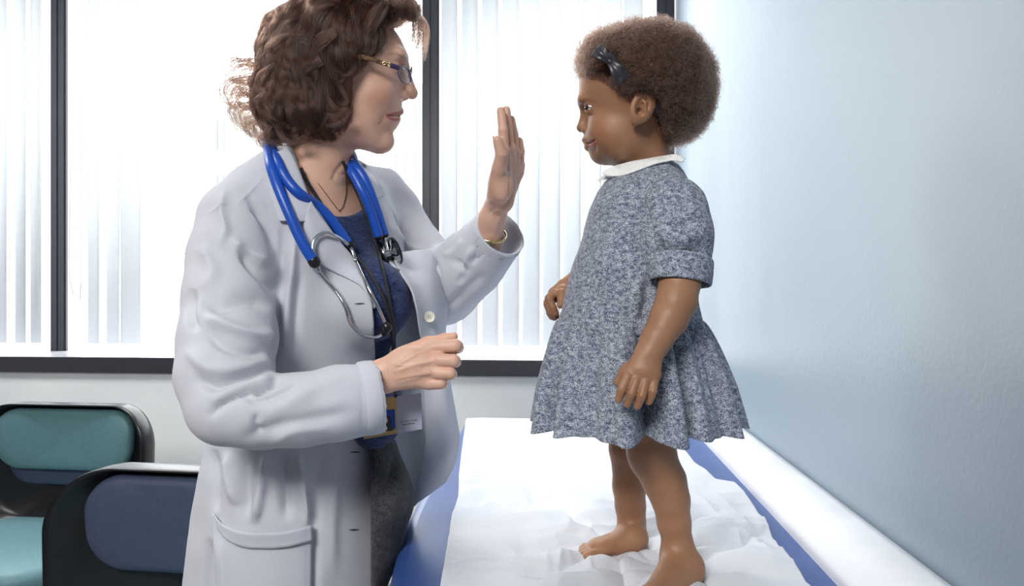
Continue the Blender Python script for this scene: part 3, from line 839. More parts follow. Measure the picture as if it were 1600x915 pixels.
    toesL = [(-sg * 0.78, 0.019, 0.0082), (-sg * 0.32, 0.019, 0.0062), (sg * 0.06, 0.0165, 0.0056), (sg * 0.42, 0.0135, 0.0052), (sg * 0.78, 0.010, 0.005)]
    foot((1082, 905), (1018, 948), zs, 0.021, toesL, an)
    parts.append(v.mesh(1))
    # ---- trunk under the dress
    v = Vol(P(880, 660, 1.07) - [0.02, 0.13, 0.0], P(1110, 250, 1.07) + [0.02, 0.14, 0.0], 0.005)
    zc_ = [P(985, y, 1.07)[2] for y in (640, 560, 500, 420, 330, 290, 270)]
    cx_ = [P(x, 400, 1.07)[0] for x in (1000, 992, 985, 988, 1000, 1008, 1010)]
    v.column(zc_, cx_, [1.075] * 7, [.075, .085, .085, .072, .058, .040, .03], [.09, .095, .09, .085, .085, .06, .03], YAW)
    v.cone(P(1008, 290, 1.07), P(1006, 262, 1.07), 0.034, 0.030, 0.01)
    v.cone(P(1045, 310, 1.0), P(1064, 400, .955), 0.033, 0.029, 0.02)
    v.cone(P(1000, 310, 1.15), P(960, 400, 1.17), 0.033, 0.028, 0.02)
    v.cone(P(1008, 600, 1.055), P(1012, 655, 1.055), 0.045, 0.037, 0.02)
    v.cone(P(984, 600, 1.15), P(983, 655, 1.165), 0.042, 0.032, 0.02)
    parts.append(v.mesh(1))
    V, Q = join(parts)
    me = mesh_np(V, Q)
    lips = np.zeros(len(V))
    for (y0, y1, x0, x1, r) in ((218.5, 219.5, 912.5, 924, 0.0046), (229.5, 224, 917.5, 924, 0.0056)):
        for t in np.linspace(-1, 1, 21):
            c = A(x0 + (x1 - x0) * (abs(t) ** 1.7), y0 + (y1 - y0) * abs(t), t * 0.021)
            lips = np.maximum(lips, gs(V, c, r * (1 - 0.5 * abs(t))))
    fx, fy = proj(V); onh = (np.arange(len(V)) < len(parts[0][0]))
    for pl, w in (([(911, 218), (918, 219), (928, 219.5)], 2.2), ([(915, 230), (921, 228), (928, 223)], 2.8)):
        lips = np.maximum(lips, onh * np.exp(-(seg_dist(fx, fy, pl)[0] / w) ** 2) * (fy < 236))
    lips = np.clip(lips * 2.0 - 0.5, 0, 1) * 0.8
    brow_slit_shade = np.zeros(len(V))
    for s in (1, -1):
        for t in np.linspace(0, 1, 14):
            c = ch.on(909 + 22 * t, 160 - 3.5 * math.sin(t * 3.0), 0.020 + 0.024 * t, s)
            q = np.hypot((V - c) @ ch.r / 0.0035, (V - c) @ ch.u / 0.0022); lat = np.abs((V - c) @ ch.n) < 0.02
            brow_slit_shade = np.maximum(brow_slit_shade, np.exp(-q ** 2) * lat * (1 - 0.4 * t))
    brow_slit_shade *= 0.7
    for t in np.linspace(-1, 1, 21): brow_slit_shade = np.maximum(brow_slit_shade, 1.3 * gs(V, A(919 + 8 * (abs(t) ** 1.7), 224.3 - 2.6 * abs(t), t * 0.021), 0.0030))  # same mask also paints the shade inside the parted mouth
    blush = sum(gs(V, A(940, 205, s * 0.05), 0.02) for s in (1, -1)) * 0.3
    fx, fy = proj(V)
    paint(me, V, lips, np.clip(brow_slit_shade, 0, 1) * 0.5, blush)
    return link('body', me, m_skin_c, chE)
child_body = build_child_body()
# eyes
m_eyew, nt, b = newmat('eye_white')
def eye(c, r, look, parent, iris=S(60, 36, 22), ir=0.5):
    """eyeball with iris and pupil painted by direction in the material"""
    look = nrm(look); mb = MB(); n = 24
    m, nt, b = newmat('eyeball'); L = nt.links.new
    g = nt.nodes.new('ShaderNodeNewGeometry'); su = nt.nodes.new('ShaderNodeVectorMath'); su.operation = 'SUBTRACT'
    tc = nt.nodes.new('ShaderNodeTexCoord'); L(tc.outputs['Object'], su.inputs[0]); su.inputs[1].default_value = (0, 0, 0)
    no = nt.nodes.new('ShaderNodeVectorMath'); no.operation = 'NORMALIZE'; L(su.outputs[0], no.inputs[0])
    dt = nt.nodes.new('ShaderNodeVectorMath'); dt.operation = 'DOT_PRODUCT'; L(no.outputs[0], dt.inputs[0]); dt.inputs[1].default_value = T3(look)
    cr = nt.nodes.new('ShaderNodeValToRGB'); cr.color_ramp.interpolation = 'CONSTANT'; e = cr.color_ramp.elements
    e[0].position = 0; e[0].color = (*S(222, 214, 208), 1); e[1].position = math.cos(ir); e[1].color = (*iris, 1)
    e2 = e.new(math.cos(ir * 0.45)); e2.color = (0.005, 0.004, 0.004, 1)
    L(dt.outputs['Value'], cr.inputs['Fac']); L(cr.outputs['Color'], b.inputs['Base Color']); b.inputs['Roughness'].default_value = 0.08
    mb.lathe([(r * math.sin(math.pi * i / n) + 1e-5, -r * math.cos(math.pi * i / n)) for i in range(n + 1)], (0, 0, 0), look, 24)
    o = mb.build('eye', m); o.location = T3(c); bpy.context.view_layer.update()
    o.parent = parent; o.matrix_parent_inverse = parent.matrix_world.inverted()
    return o
for s in (1, -1):
    eye(A(926, 172, s * 0.0275), 0.0106, -ch.r + 0.45 * s * ch.n + 0.0 * ch.u, chE, ir=0.72)
    ls = catmull([ch.on(911.5, 171.5, 0.028, s), ch.on(916, 168.6, 0.0345, s), ch.on(923, 168.3, 0.0378, s), ch.on(930.5, 172, 0.0378, s)], 14)
    MB().tube(ls, [0.0005] + [0.0009] * 12 + [0.0004], 6).build('eyelash', mat('lash_dark', S(24, 16, 14), 0.6), chE)
# teeth glimpse
mt = mat('teeth', S(236, 230, 220), 0.25)
MB().tube([A(922 + 7 * abs(t) ** 1.7, 222.6, t * 0.014) for t in np.linspace(-1, 1, 9)], 0.0018, 8).build('teeth', mt, chE)

# afro
m_hair_c = hairmat('afro_hair', S(68, 47, 37), 0.4)
m_scalp_c = mat('afro_mass', S(50, 36, 29), 0.85, nscale=90, c2=S(84, 60, 46), spec=0.1, bump=(160, 0.8, 0.004))
def afro():
    m = ch.m
    v = Vol(A(1005, 135) - 0.155, A(1005, 135) + 0.155, 0.003)
    v.ell(A(1012, 124), (91 * m, 80 * m, 0.088), ax_c)
    v.ell(A(1046, 160), (57 * m, 58 * m, 0.074), ax_c, 0.03)
    v.ell(A(948, 104), (38 * m, 42 * m, 0.058), ax_c, 0.03)
    # keep face, ears and nape free
    v.ell(A(925, 214), (78 * m, 98 * m, 0.16), ax_c, 0.01, 'sub')
    v.ell(A(1000, 216), (38 * m, 72 * m, 0.20), ax_c, 0.008, 'sub')
    v.cone(A(1005, 177, -0.12), A(1005, 177, 0.12), 0.031, 0.031, 0.006, 'sub')
    V, Q = v.mesh(1); N = normals(V, Q)
    d = 0.0042 * hashnoise(V, 70, 3) + 0.0032 * hashnoise(V, 150, 5)
    return V + N * d[:, None], Q
V, Q = afro()
hc = link('hair', mesh_np(V, Q), m_scalp_c, chE)
def curly(V, Q, n, length, coil, turns, rad, m, parent, k=14, keep=None, seed=1, up=0.0):
    r = np.random.default_rng(seed); N = normals(V, Q)
    i = r.integers(0, len(V), n); fx_, fy_ = proj(V[i]); i = i[~((np.hypot(fx_ - 953.5, fy_ - 101) < 20) & (((V[i] - A(985, 150)) @ ch.n) > 0))]; n = len(i)
    if keep is not None: i = i[keep(V[i])]; n = len(i)
    p = V[i]; nn = N[i] + r.normal(0, 0.35, (n, 3)); nn /= np.linalg.norm(nn, axis=1)[:, None]
    a = np.cross(nn, r.normal(0, 1, (n, 3))); a /= np.linalg.norm(a, axis=1)[:, None]; b = np.cross(nn, a)
    t = np.linspace(0, 1, k); ph = r.uniform(0, 6.28, n); L = length * r.uniform(0.5, 1.3, n)
    tn = turns * r.uniform(0.7, 1.3, n); co = coil * r.uniform(0.6, 1.4, n)
    ang = ph[:, None] + 6.28 * tn[:, None] * t
    out = p[:, None] - nn[:, None] * 0.004 + nn[:, None] * (L[:, None] * t)[..., None] + a[:, None] * (co[:, None] * np.cos(ang) * np.minimum(1, t * 3))[..., None] + b[:, None] * (co[:, None] * np.sin(ang) * np.minimum(1, t * 3))[..., None]
    return strands('hair_curls', out, rad, m, parent)
curly(V, Q, 30000, 0.016, 0.0028, 2.2, 0.00022, m_hair_c, hc)
# soft hairline: short down on temple and nape, rooted on the skin
bv = np.array([v.co[:] for v in child_body.data.vertices]); 
x_, y_ = proj(bv)
lat = (bv - A(985, 150)) @ ch.n
hl = lambda x, y: np.interp(x, [900, 915, 940, 960, 985, 1005, 1025, 1045], [112, 112, 118, 132, 152, 150, 178, 224])
sel = (np.abs(y_ - hl(x_, y_) + 2) < 12) & (x_ > 902) & (x_ < 1046) & (y_ < 230) & (bv[:, 2] > A(985, 232)[2])
sel &= ~((x_ > 984) & (x_ < 1024) & (y_ > 150) & (np.abs(lat) > 0.055))
sv = bv[sel]
if len(sv) > 50:
    r = np.random.default_rng(3); i = r.integers(0, len(sv), 3800); p = sv[i]
    o_ = p - A(992, 140); o_ /= np.linalg.norm(o_, axis=1)[:, None]; t = np.linspace(0, 1, 8)
    a = np.cross(o_, r.normal(0, 1, o_.shape)); a /= np.linalg.norm(a, axis=1)[:, None]; bb = np.cross(o_, a); ph = r.uniform(0, 6.28, len(p))
    dd = o_ * 0.6 + ch.r * 0.6 + ch.u * 0.3
    out = p[:, None] + dd[:, None] * (0.007 * t)[None, :, None] + a[:, None] * (0.0016 * np.cos(ph[:, None] + 9 * t))[..., None] + bb[:, None] * (0.0016 * np.sin(ph[:, None] + 9 * t))[..., None]
    strands('hairline_curls', out, 0.00016, m_hair_c, hc)

# dress
def build_dress():
    v = Vol(P(860, 525, 1.07) - [0.0, 0.15, 0.0], P(1120, 240, 1.07) + [0.02, 0.16, 0.0], 0.0028)
    rows = [(518, 874, 1091, .114), (505, 874, 1091, .115), (480, 881, 1086, .114), (440, 890, 1080, .112), (400, 901, 1078, .108), (360, 912, 1078, .104), (325, 922, 1076, .096), (300, 933, 1074, .084), (284, 944, 1070, .070), (270, 962, 1064, .052), (258, 975, 1056, .044)]
    zs = [P(985, r[0], 1.07)[2] for r in rows]; cs = [P((r[1] + r[2]) / 2, 400, 1.07) for r in rows]
    v.column(zs, [c[0] for c in cs], [1.07] * len(rows), [(r[2] - r[1]) / 2 * 1.07 / FPX for r in rows], [r[3] for r in rows], YAW, pw=2.2)
    fl = (nrm(-F_), 0.80)
    px_chain(v, [(1040, 300, 1.005, 30), (1054, 325, .98, 43), (1060, 365, .962, 48), (1064, 405, .955, 46)], 0.022, fl)
    px_chain(v, [(1006, 300, 1.13, 30), (1000, 330, 1.16, 40), (985, 380, 1.175, 40), (965, 410, 1.18, 38)], 0.022)
    v.cone(P(1068, 425, .95), P(1071, 475, .945), 0.033, 0.033, 0.003, 'sub')
    V, Q = v.mesh(2)
    V = folds(V, Q, [
        ([(1000, 300), (1010, 340), (1016, 380), (1020, 405)], -0.010, 5),
        ([(1040, 268), (1012, 290), (1000, 318)], -0.004, 5), ([(1050, 290), (1090, 310), (1106, 330)], 0.004, 6),
        ([(1020, 345), (1055, 352), (1100, 340)], -0.004, 6), ([(1022, 365), (1060, 375), (1108, 362)], 0.005, 8), ([(1020, 388), (1060, 396), (1104, 384)], -0.005, 6),
        ([(1030, 300), (1045, 330), (1050, 350)], -0.003, 7), ([(1075, 290), (1082, 320), (1098, 345)], 0.003, 6),
        ([(1018, 420), (1012, 460), (1005, 505)], -0.007, 8), ([(1000, 430), (995, 470), (992, 505)], 0.004, 9),
        ([(940, 380), (960, 430), (975, 500)], 0.003, 14), ([(905, 440), (930, 470), (940, 505)], -0.002, 10), ([(985, 300), (975, 330), (960, 350)], -0.002, 8)])
    V = V + normals(V, Q) * (0.0022 * hashnoise(V, 24, 2))[:, None]
    return V, Q
dV, dQ = build_dress()
dress = link('dress', mesh_np(dV, dQ), m_dress, chE)
# gathered skirt
zt, zb = P(985, 508, 1.07)[2], 1.036
G = []; nth = 420; th = np.linspace(0, 2 * math.pi, nth, endpoint=False)
gat = np.zeros(nth)
rg = np.random.default_rng(11)
for fq, am_ in ((9, 0.40), (14, 0.5), (19, 0.35), (27, 0.22)): gat += am_ * np.sin(fq * th + rg.uniform(0, 6.28) + 0.8 * np.sin(2 * th + fq))
fine = np.sin(64 * th + 2 * np.sin(5 * th)) * 0.6 + 0.4 * np.sin(47 * th)
for i in range(46):
    u = i / 45; z = zt + 0.006 - (zt + 0.006 - zb) * u
    cx = P(983 + 11 * u ** 0.8, 400, 1.07)[0]; cy = 1.07
    fl_ = u ** 0.75
    ra = 0.1050 + 0.0455 * fl_; rb = 0.114 + 0.030 * fl_
    am_ = 0.0030 + 0.0150 * min(1, u * 1.6) ** 0.8
    r1 = 1 + 0 * th
    dr = (gat - 0.35 * np.maximum(0, -gat) ** 1.5) * am_ + fine * 0.0028 * max(0, 1 - u * 1.4)
    # pushed-in place under the hand
    zz = z - 0.004 * gat * u
    c, s_ = np.cos(th), np.sin(th)
    x = c * (ra + dr); y = s_ * (rb + dr)
    G.append(np.stack([cx + x * _ca - y * _sa, cy + x * _sa + y * _ca, zz + 0 * th], 1))
sk = link('skirt', sheet(np.array(G)[:, ::-1], True), m_dress, dress); solidify(sk, 0.003, 0)
# rolled sleeve cuffs
def cuff(c0, c1, r, flat, name='rolled_cuff', m=None, par=None, th_=0.004, sq=None, wob=0.02):
    """open ring of cloth from c0 to c1"""
    ax = nrm(c1 - c0); n_ = nrm(-F_ - ax * np.dot(-F_, ax)); s_ = np.cross(ax, n_); G = []
    H = np.linalg.norm(c1 - c0)
    prof = [(-0.10, 0.93), (0.0, 0.985), (0.08, 1.0), (0.5, 1.01), (0.92, 1.0), (1.0, 0.985), (1.03, 0.95), (0.96, 0.90), (0.5, 0.89)]
    for h, q in prof:
        G.append([c0 + ax * h * H + (n_ * flat * math.cos(a) + s_ * math.sin(a)) * r * q * (1 + wob * math.sin(3 * a + h) + wob * 0.6 * math.sin(7 * a)) for a in np.linspace(0, 2 * math.pi, 64, endpoint=False)])
    return link(name, sheet(np.array(G), True), m, par)
cuff(P(1066, 404, .953), P(1063, 441, .947), 47.5 * .95 / FPX, 0.82, m=m_dress, par=dress)
cuff(P(966, 405, 1.18), P(957, 440, 1.175), 38 * 1.18 / FPX, 0.9, m=m_dress, par=dress)
# collar
sC = Surf([(dV, dQ), (np.array([v.co[:] for v in child_body.data.vertices]), np.array([p.vertices[:] for p in child_body.data.polygons]))])
def cloth_sheet(name, surf, Aq, Bq, n, m_, lift, m, parent, th_=0.002, flat=0.6, it=20, off=-1):
    G = drape(surf, Aq, Bq, n, m_, lift, flat, it)
    o = link(name, sheet(G), m, parent); solidify(o, th_, off)
    return o
cloth_sheet('collar', sC, [(940, 268), (960, 259), (985, 252), (1010, 247.5), (1036, 243), (1056, 241), (1071, 247)], [(943, 271.5), (955, 275.5), (975, 272), (1000, 263.5), (1025, 255), (1046, 251), (1068, 253)], 50, 10, lambda u, w: 0.003 + 0.005 * math.sin(w * math.pi * 0.5), m_white, dress, 0.0025)
cloth_sheet('collar', sC, [(934, 280), (943, 273), (956, 270)], [(935, 283.5), (945, 281), (958, 276)], 20, 6, lambda u, w: 0.003, m_white, dress, 0.0025)
# small red mark on the chest
# headband with bow
m_bow = mat('dark_satin', S(40, 40, 46), 0.35, spec=0.6, nscale=90, c2=S(60, 60, 68))
sH = Surf([(V, Q)])
def hp(px, py, lift=0.006):
    h = sH.hit(px, py, lift); return h if h is not None else A(px, py, 0.08)
bowc = hp(953.5, 98, 0.010)
hb = empty('hair_bow_headband', bowc, 'dark satin bow headband worn in the curly hair of the child', 'headband')
def loop(c, tip_px, wpx, name):
    t = A(tip_px[0], tip_px[1], 0); d = t - A(953.5, 98, 0); L = np.linalg.norm(d); d = d / L; sd = np.cross(ch.n, d); G = []
    for k in range(25):          # a flattened loop of ribbon: out on top, back underneath
        a = 2 * math.pi * k / 24
        u = (1 - math.cos(a)) / 2; hgt = math.sin(a) * 0.0065 * math.sin(math.pi * min(1, u * 0.9 + 0.1)) ** 0.7
        w = (0.30 + 0.70 * u ** 0.8) * wpx * ch.m
        G.append([c + d * L * u + sd * w * q + ch.n * (hgt + 0.002 * math.cos(q * 5) * u) for q in np.linspace(-1, 1, 9)])
    o = link(name, sheet(np.array(G)), m_bow, hb); solidify(o, 0.0007, 0)
bowc = bowc + ch.n * 0.006
loop(bowc, (933, 80), 11, 'bow_loop'); loop(bowc, (974, 124), 13, 'bow_loop')
mb = MB(); d = nrm(A(973, 121) - A(936, 83)); sd = np.cross(ch.n, d)
mb.lathe([(0.0026, -0.0035), (0.0036, -0.0015), (0.0036, 0.0015), (0.0026, 0.0035)], bowc + ch.n * 0.001, d, 16)
o = mb.build('bow_knot', m_bow, hb); 
bandp = [A(x, y, l) for x, y, l in ((953, 98, .080), (975, 125, .0805), (1000, 148, .0775), (1019, 170, .067), (1029, 183, .0615), (1037.5, 195, .055))]
nn_ = ch.n; bp_ = catmull(bandp, 40)
G = [[p + nrm(np.cross(nrm(bp_[min(i + 1, 39)] - bp_[max(i - 1, 0)]), nn_)) * w for w in (-0.0045, 0.0045)] for i, p in enumerate(bp_)]
o = link('elastic_band', sheet(np.array(G)), mat('black_elastic', S(22, 22, 24), 0.7, nscale=600, c2=S(48, 48, 50)), hb); solidify(o, 0.0012, 0)
# ================================================================== the person in the white coat
m_skin_d = skin('skin_fair', S(212, 168, 144), S(222, 181, 160), S(168, 78, 76), S(198, 124, 106), 0.45, 0.22)
m_coat = mat('coat_cotton', S(222, 225, 234), 0.75, spec=0.25, bump=(900, 0.12, 0.0008), nscale=5, c2=S(226, 229, 237), sheen=0.1)
_nt = m_coat.node_tree; _b = _nt.nodes['Principled BSDF']; _t = _nt.nodes.new('ShaderNodeBsdfTranslucent'); _t.inputs['Color'].default_value = (*S(226, 228, 236), 1)
_m = _nt.nodes.new('ShaderNodeMixShader'); _m.inputs[0].default_value = 0.30
_nt.links.new(_b.outputs[0], _m.inputs[1]); _nt.links.new(_t.outputs[0], _m.inputs[2]); _nt.links.new(_m.outputs[0], _nt.nodes['Material Output'].inputs[0])
m_sweater = heather('navy_knit', S(28, 38, 72), S(66, 82, 124), 260, (1, 1, 2.2), 0.38, 0.68, 0.4)
m_pants = heather('charcoal_cloth', S(52, 52, 56), S(84, 84, 88), 500, (1, 1, 1), 0.4, 0.62, 0.3)
dcE = empty('person', (P(470, 600, 1.25)[0], 1.25, 0), 'person in a white coat and glasses holding up an open palm', 'person')
dh = Frame(545, 110, 1.20, roll=0.5, turn=math.radians(9))
D = dh.at; Dn = dh.on; ax_d = (dh.r, dh.u, dh.n)
def doctor_head():
    m = dh.m
    v = Vol(D(545, 150) - [0.14, 0.13, 0.20], D(545, 90) + [0.14, 0.13, 0.13], 0.0017)
    v.ell(D(548, 98), (89 * m, 82 * m, 0.074), ax_d)
    v.ell(D(566, 182), (44 * m, 50 * m, 0.055), ax_d, 0.03)
    v.ell(D(588, 150), (38 * m, 50 * m, 0.046), ax_d, 0.025)
    v.ell(D(601, 180), (24.0 * m, 26 * m, 0.028), ax_d, 0.016)
    for s in (1, -1):
        v.ell(D(590, 148, s * 0.036), (0.029, 0.026, 0.024), ax_d, 0.02)            # cheekbone
        v.cone(D(592, 224, s * 0.010), D(535, 207, s * 0.052), 0.0125, 0.013, 0.025)   # jaw line
    v.ell(D(599, 221.5), (16 * m, 14 * m, 0.017), ax_d, 0.014)
    v.cone(D(626, 91, -0.030), D(626, 91, 0.030), 0.011, 0.011, 0.012)
    v.cone(D(505, 130), D(494, 345), 0.050, 0.062, 0.02)
    v.cone(D(520, 205, 0.03), D(537, 300, 0.008), 0.012, 0.010, 0.012)           # neck tendon
    for s in (1, -1):
        v.ell(D(633, 111, s * 0.030), (0.014, 0.011, 0.016), ax_d, 0.012, 'sub')
        v.ell(D(616, 111, s * 0.031), (0.0138, 0.0128, 0.0138), ax_d, 0.004)
        v.ell(D(630, 110.5, s * 0.036), (0.0115, 0.0030, 0.0135), ax_d, 0.0015, 'sub')
    v.cone(D(634, 106), D(643, 143), 0.0058, 0.0090, 0.010)
    v.ell(D(643.5, 146.5), (0.0098, 0.0095, 0.0100), ax_d, 0.006)
    for s in (1, -1):
        v.ell(D(630, 149, s * 0.0125), (0.0105, 0.0075, 0.0060), ax_d, 0.006)
        v.ell(D(636, 157, s * 0.0062), (0.0050, 0.0034, 0.0030), ax_d, 0.002, 'sub')
    for (y0, y1, x0, x1, r) in ((173.5, 179, 625, 610, 0.0056), (188.5, 183, 617, 608, 0.0064)):
        ts = np.linspace(-1, 1, 13)
        v.chain([D(x0 + (x1 - x0) * (abs(t) ** 1.7), y0 + (y1 - y0) * abs(t), t * 0.026) for t in ts], [r * (1 - 0.5 * abs(t)) for t in ts], 0.0035)
    ts = np.linspace(-1, 1, 15)
    v.chain([D(627 + (611 - 627) * (abs(t) ** 1.7), 180.6 + 0.3 * abs(t), t * 0.0275) for t in ts], [0.0025 * (1 - 0.4 * abs(t)) for t in ts], 0.0015, 'sub')
    for dx in (3, 6, 9): v.chain([D(627 - dx + (611 - 627) * (abs(t) ** 1.7), 180.6 + 0.3 * abs(t), t * 0.025) for t in ts], [0.0022 * (1 - 0.4 * abs(t)) for t in ts], 0.0008, 'sub')
    V, Q = v.mesh(1)
    V = folds(V, Q, [([(612, 158), (605, 172), (596, 190), (588, 200)], -0.0015, 2.4, 2.0), ([(598, 165), (588, 185)], 0.0006, 7),
                     ([(560, 236), (530, 262), (512, 300)], -0.0016, 4), ([(590, 124), (603, 128), (614, 126)], -0.0010, 2.5),
                     ([(624, 180.8), (618, 180.6), (610, 181), (601, 180)], -0.0032, 1.5), ([(575, 112), (590, 117), (602, 119)], -0.0005, 1.5), ([(508, 262), (530, 272), (548, 270)], -0.001, 2.5)])
    return V, Q
P0 = P
def doctor_right_hand():
    P = lambda x, y, Y: P0(x, y, Y + 0.032)
    px_chain = lambda vol, L, k: vol.chain([P(a, b, c) for a, b, c, r in L], [r * (c + .032) / FPX for a, b, c, r in L], k)
    v = Vol(P(560, 630, 0.98) - [0.02, 0.06, 0.0], P(735, 510, 0.98) + [0.03, 0.11, 0.01], 0.0015)
    fl = (nrm(-F_), 0.62)
    v.chain([P(520, 610, .965), P(600, 587, .985), P(622, 581, .987)], [24 * .98 / FPX, 27.5 * .98 / FPX, 29 * .98 / FPX], 0.008, flat=fl)
    v.ell(P(640, 572, .992), (0.036, 0.019, 0.0315), None, 0.012)
    for x, y, Y, r in ((676, 543, 1.0, 13), (686, 562, .989, 13), (684, 580, .989, 12.5), (668, 597, .993, 12.5)):
        v.cone(P(618, 580, .99), P(x, y, Y), 20 * .98 / FPX, r * .98 / FPX, 0.008, flat=(nrm(-F_), 0.8))
    k = 0.0018
    px_chain(v, [(678, 542, 1.0, 11.5), (712, 540, .996, 10.8), (716, 543, 1.022, 9), (694, 551, 1.045, 8.2)], k)
    px_chain(v, [(688, 562.5, .987, 11.2), (709.5, 563, .984, 10.2), (712, 565, 1.015, 8.6), (690, 569, 1.038, 8)], k)
    px_chain(v, [(685, 582, .987, 11), (703.5, 583, .985, 9.6), (706, 584, 1.015, 8.2), (688, 585, 1.035, 7.6)], k)
    px_chain(v, [(670, 598, .992, 11), (689, 599, .990, 8.8), (693, 599, 1.016, 7.6), (678, 597, 1.033, 7)], k)
    px_chain(v, [(632, 556, 1.025, 17), (668, 537, 1.035, 11), (695, 529.5, 1.03, 8.4), (709, 525.5, 1.025, 7)], 0.006)
    V, Q = v.mesh(1)
    V = folds(V, Q, [([(612, 575), (645, 556), (678, 543)], 0.0012, 3), ([(612, 582), (650, 570), (684, 562)], 0.0013, 3), ([(615, 592), (650, 586), (682, 581)], 0.0012, 3),
                     ([(605, 566), (630, 571), (660, 567), (676, 574)], 0.0007, 1.6), ([(625, 598), (645, 592), (665, 592)], 0.0007, 1.6),
                     ([(648, 556), (660, 549), (676, 552)], -0.0012, 5), ([(655, 577), (670, 572), (680, 572)], -0.0013, 4), ([(650, 595), (665, 590), (676, 590)], -0.0012, 4),
                     ([(601, 560), (604, 585), (602, 612)], -0.0008, 3)])
    return V, Q
def doctor_left_hand():
    v = Vol(P(735, 400, 1.24) - [0.02, 0.14, 0.0], P(830, 150, 1.2) + [0.03, 0.12, 0.0], 0.0015)
    px_chain(v, [(735, 420, 1.33, 26), (764, 372, 1.262, 22), (769, 340, 1.238, 20.5), (778, 316, 1.22, 20)], 0.008)
    for x, y, Y, r in ((787, 236, 1.165, 11), (796, 232, 1.187, 11), (804, 240, 1.208, 10.5), (811, 258, 1.226, 9.5)):
        v.cone(P(782, 312, 1.21), P(x, y, Y), 17 * 1.2 / FPX, r * Y / FPX, 0.010)
    v.cone(P(790, 312, 1.225), P(807, 270, 1.225), 0.012, 0.012, 0.008)
    k = 0.0018
    px_chain(v, [(787, 236, 1.165, 9), (786, 203, 1.158, 7.6), (783, 173.5, 1.158, 6.9)], k)
    px_chain(v, [(796, 230, 1.187, 8.6), (794, 198, 1.182, 7.2), (791, 172, 1.18, 6.5)], k)
    px_chain(v, [(804.5, 238, 1.208, 8.2), (803, 210, 1.205, 6.8), (799, 186, 1.203, 5.6)], k)
    px_chain(v, [(811.5, 256, 1.226, 7.6), (813.5, 236, 1.224, 6.4), (811.5, 219, 1.222, 5.4)], k)
    px_chain(v, [(776, 304, 1.19, 16), (780, 264, 1.150, 12.5)], 0.007)
    px_chain(v, [(780, 264, 1.150, 12.5), (784, 241, 1.132, 10.2), (777.5, 220, 1.124, 7.8)], 0.0015)
    v.ell(P(784, 288, 1.172), (0.019, 0.020, 0.031), None, 0.010)
    V, Q = v.mesh(1)
    V = folds(V, Q, [([(793, 262), (797, 290), (792, 322)], -0.0018, 2.2), ([(772, 262), (768, 290), (770, 312)], -0.0012, 2.5), ([(790, 258), (796, 268)], -0.002, 3),
                     ([(760, 345), (768, 330), (790, 322)], -0.0008, 1.8), ([(770, 372), (779, 345), (786, 332)], 0.0010, 2.4), ([(782, 212), (788, 212)], -0.0006, 1.5), ([(806, 275), (810, 290)], -0.0008, 2)])
    return V, Q
BYAW = math.radians(-25)
def zrow(y, Y=1.25): return P(500, y, Y)[2]
def torso_rows(rows):
    """rows: (py, centre px, Y, ra, rb) top to bottom -> column arguments ascending in z"""
    rows = sorted(rows, key=lambda r: -r[0])
    return [zrow(r[0]) for r in rows], [P(r[1], 400, r[2])[0] for r in rows], [r[2] for r in rows], [r[3] for r in rows], [r[4] for r in rows], BYAW
CORE = [(255, 503, 1.24, .055, .075), (285, 502, 1.25, .080, .125), (330, 500, 1.255, .100, .160), (400, 500, 1.255, .118, .165), (480, 500, 1.255, .118, .160), (560, 497, 1.255, .108, .150), (640, 495, 1.255, .108, .150), (720, 492, 1.255, .118, .160), (820, 485, 1.255, .125, .17), (915, 480, 1.255, .125, .17), (980, 478, 1.255, .12, .165)]
def doctor_trunk():
    v = Vol((-0.80, 0.92, 0.02), (-0.12, 1.62, 1.50), 0.0065)
    v.column(*torso_rows([(a, b, c, d - 0.012, e - 0.012) for a, b, c, d, e in CORE]))
    v.cone(P(496, 290, 1.215), P(492, 330, 1.24), 0.050, 0.070, 0.02)
    px_chain(v, [(375, 335, 1.115, 44), (355, 480, 1.06, 44), (345, 620, .99, 40), (430, 630, .985, 38), (560, 606, 1.005, 24)], 0.02)
    px_chain(v, [(608, 330, 1.41, 36), (650, 400, 1.41, 36), (692, 458, 1.40, 34), (745, 405, 1.31, 28)], 0.02)
    hip = P(480, 940, 1.255)
    for dx, dy in ((0.02, -0.085), (-0.02, 0.085)):
        v.chain([(hip[0] + dx + 0.03, 1.255 + dy, 0.86), (hip[0] + dx + 0.02, 1.255 + dy, 0.48), (hip[0] + dx, 1.255 + dy, 0.10)], [0.058, 0.050, 0.036], 0.03)
    return v.mesh(1)
head = doctor_head(); rhand = doctor_right_hand(); lhand = doctor_left_hand(); trunk = doctor_trunk()
bodyP = [head, rhand, lhand, trunk]
bV, bQ = join(bodyP)
me = mesh_np(bV, bQ)
lips = np.zeros(len(bV)); brow_slit_shade = np.zeros(len(bV))
for (y0, y1, x0, x1, r) in ((174, 179, 628, 612, 0.0056), (187.5, 183, 620, 610, 0.0066)):
    for t in np.linspace(-1, 1, 25):
        lips = np.maximum(lips, gs(bV, D(x0 + (x1 - x0) * (abs(t) ** 1.7), y0 + (y1 - y0) * abs(t), t * 0.026), r * (1 - 0.4 * abs(t))))
for s in (1, -1):
    for t in np.linspace(0, 1, 16):
        c = Dn(632 - 28 * t, 92 - 6 * math.sin(t * 2.6), 0.022 + 0.02 * t, s)
        q = np.hypot((bV - c) @ dh.r / 0.0045, (bV - c) @ dh.u / 0.0026); brow_slit_shade = np.maximum(brow_slit_shade, np.exp(-q ** 2) * (np.abs((bV - c) @ dh.n) < 0.025) * (1 - 0.5 * t))
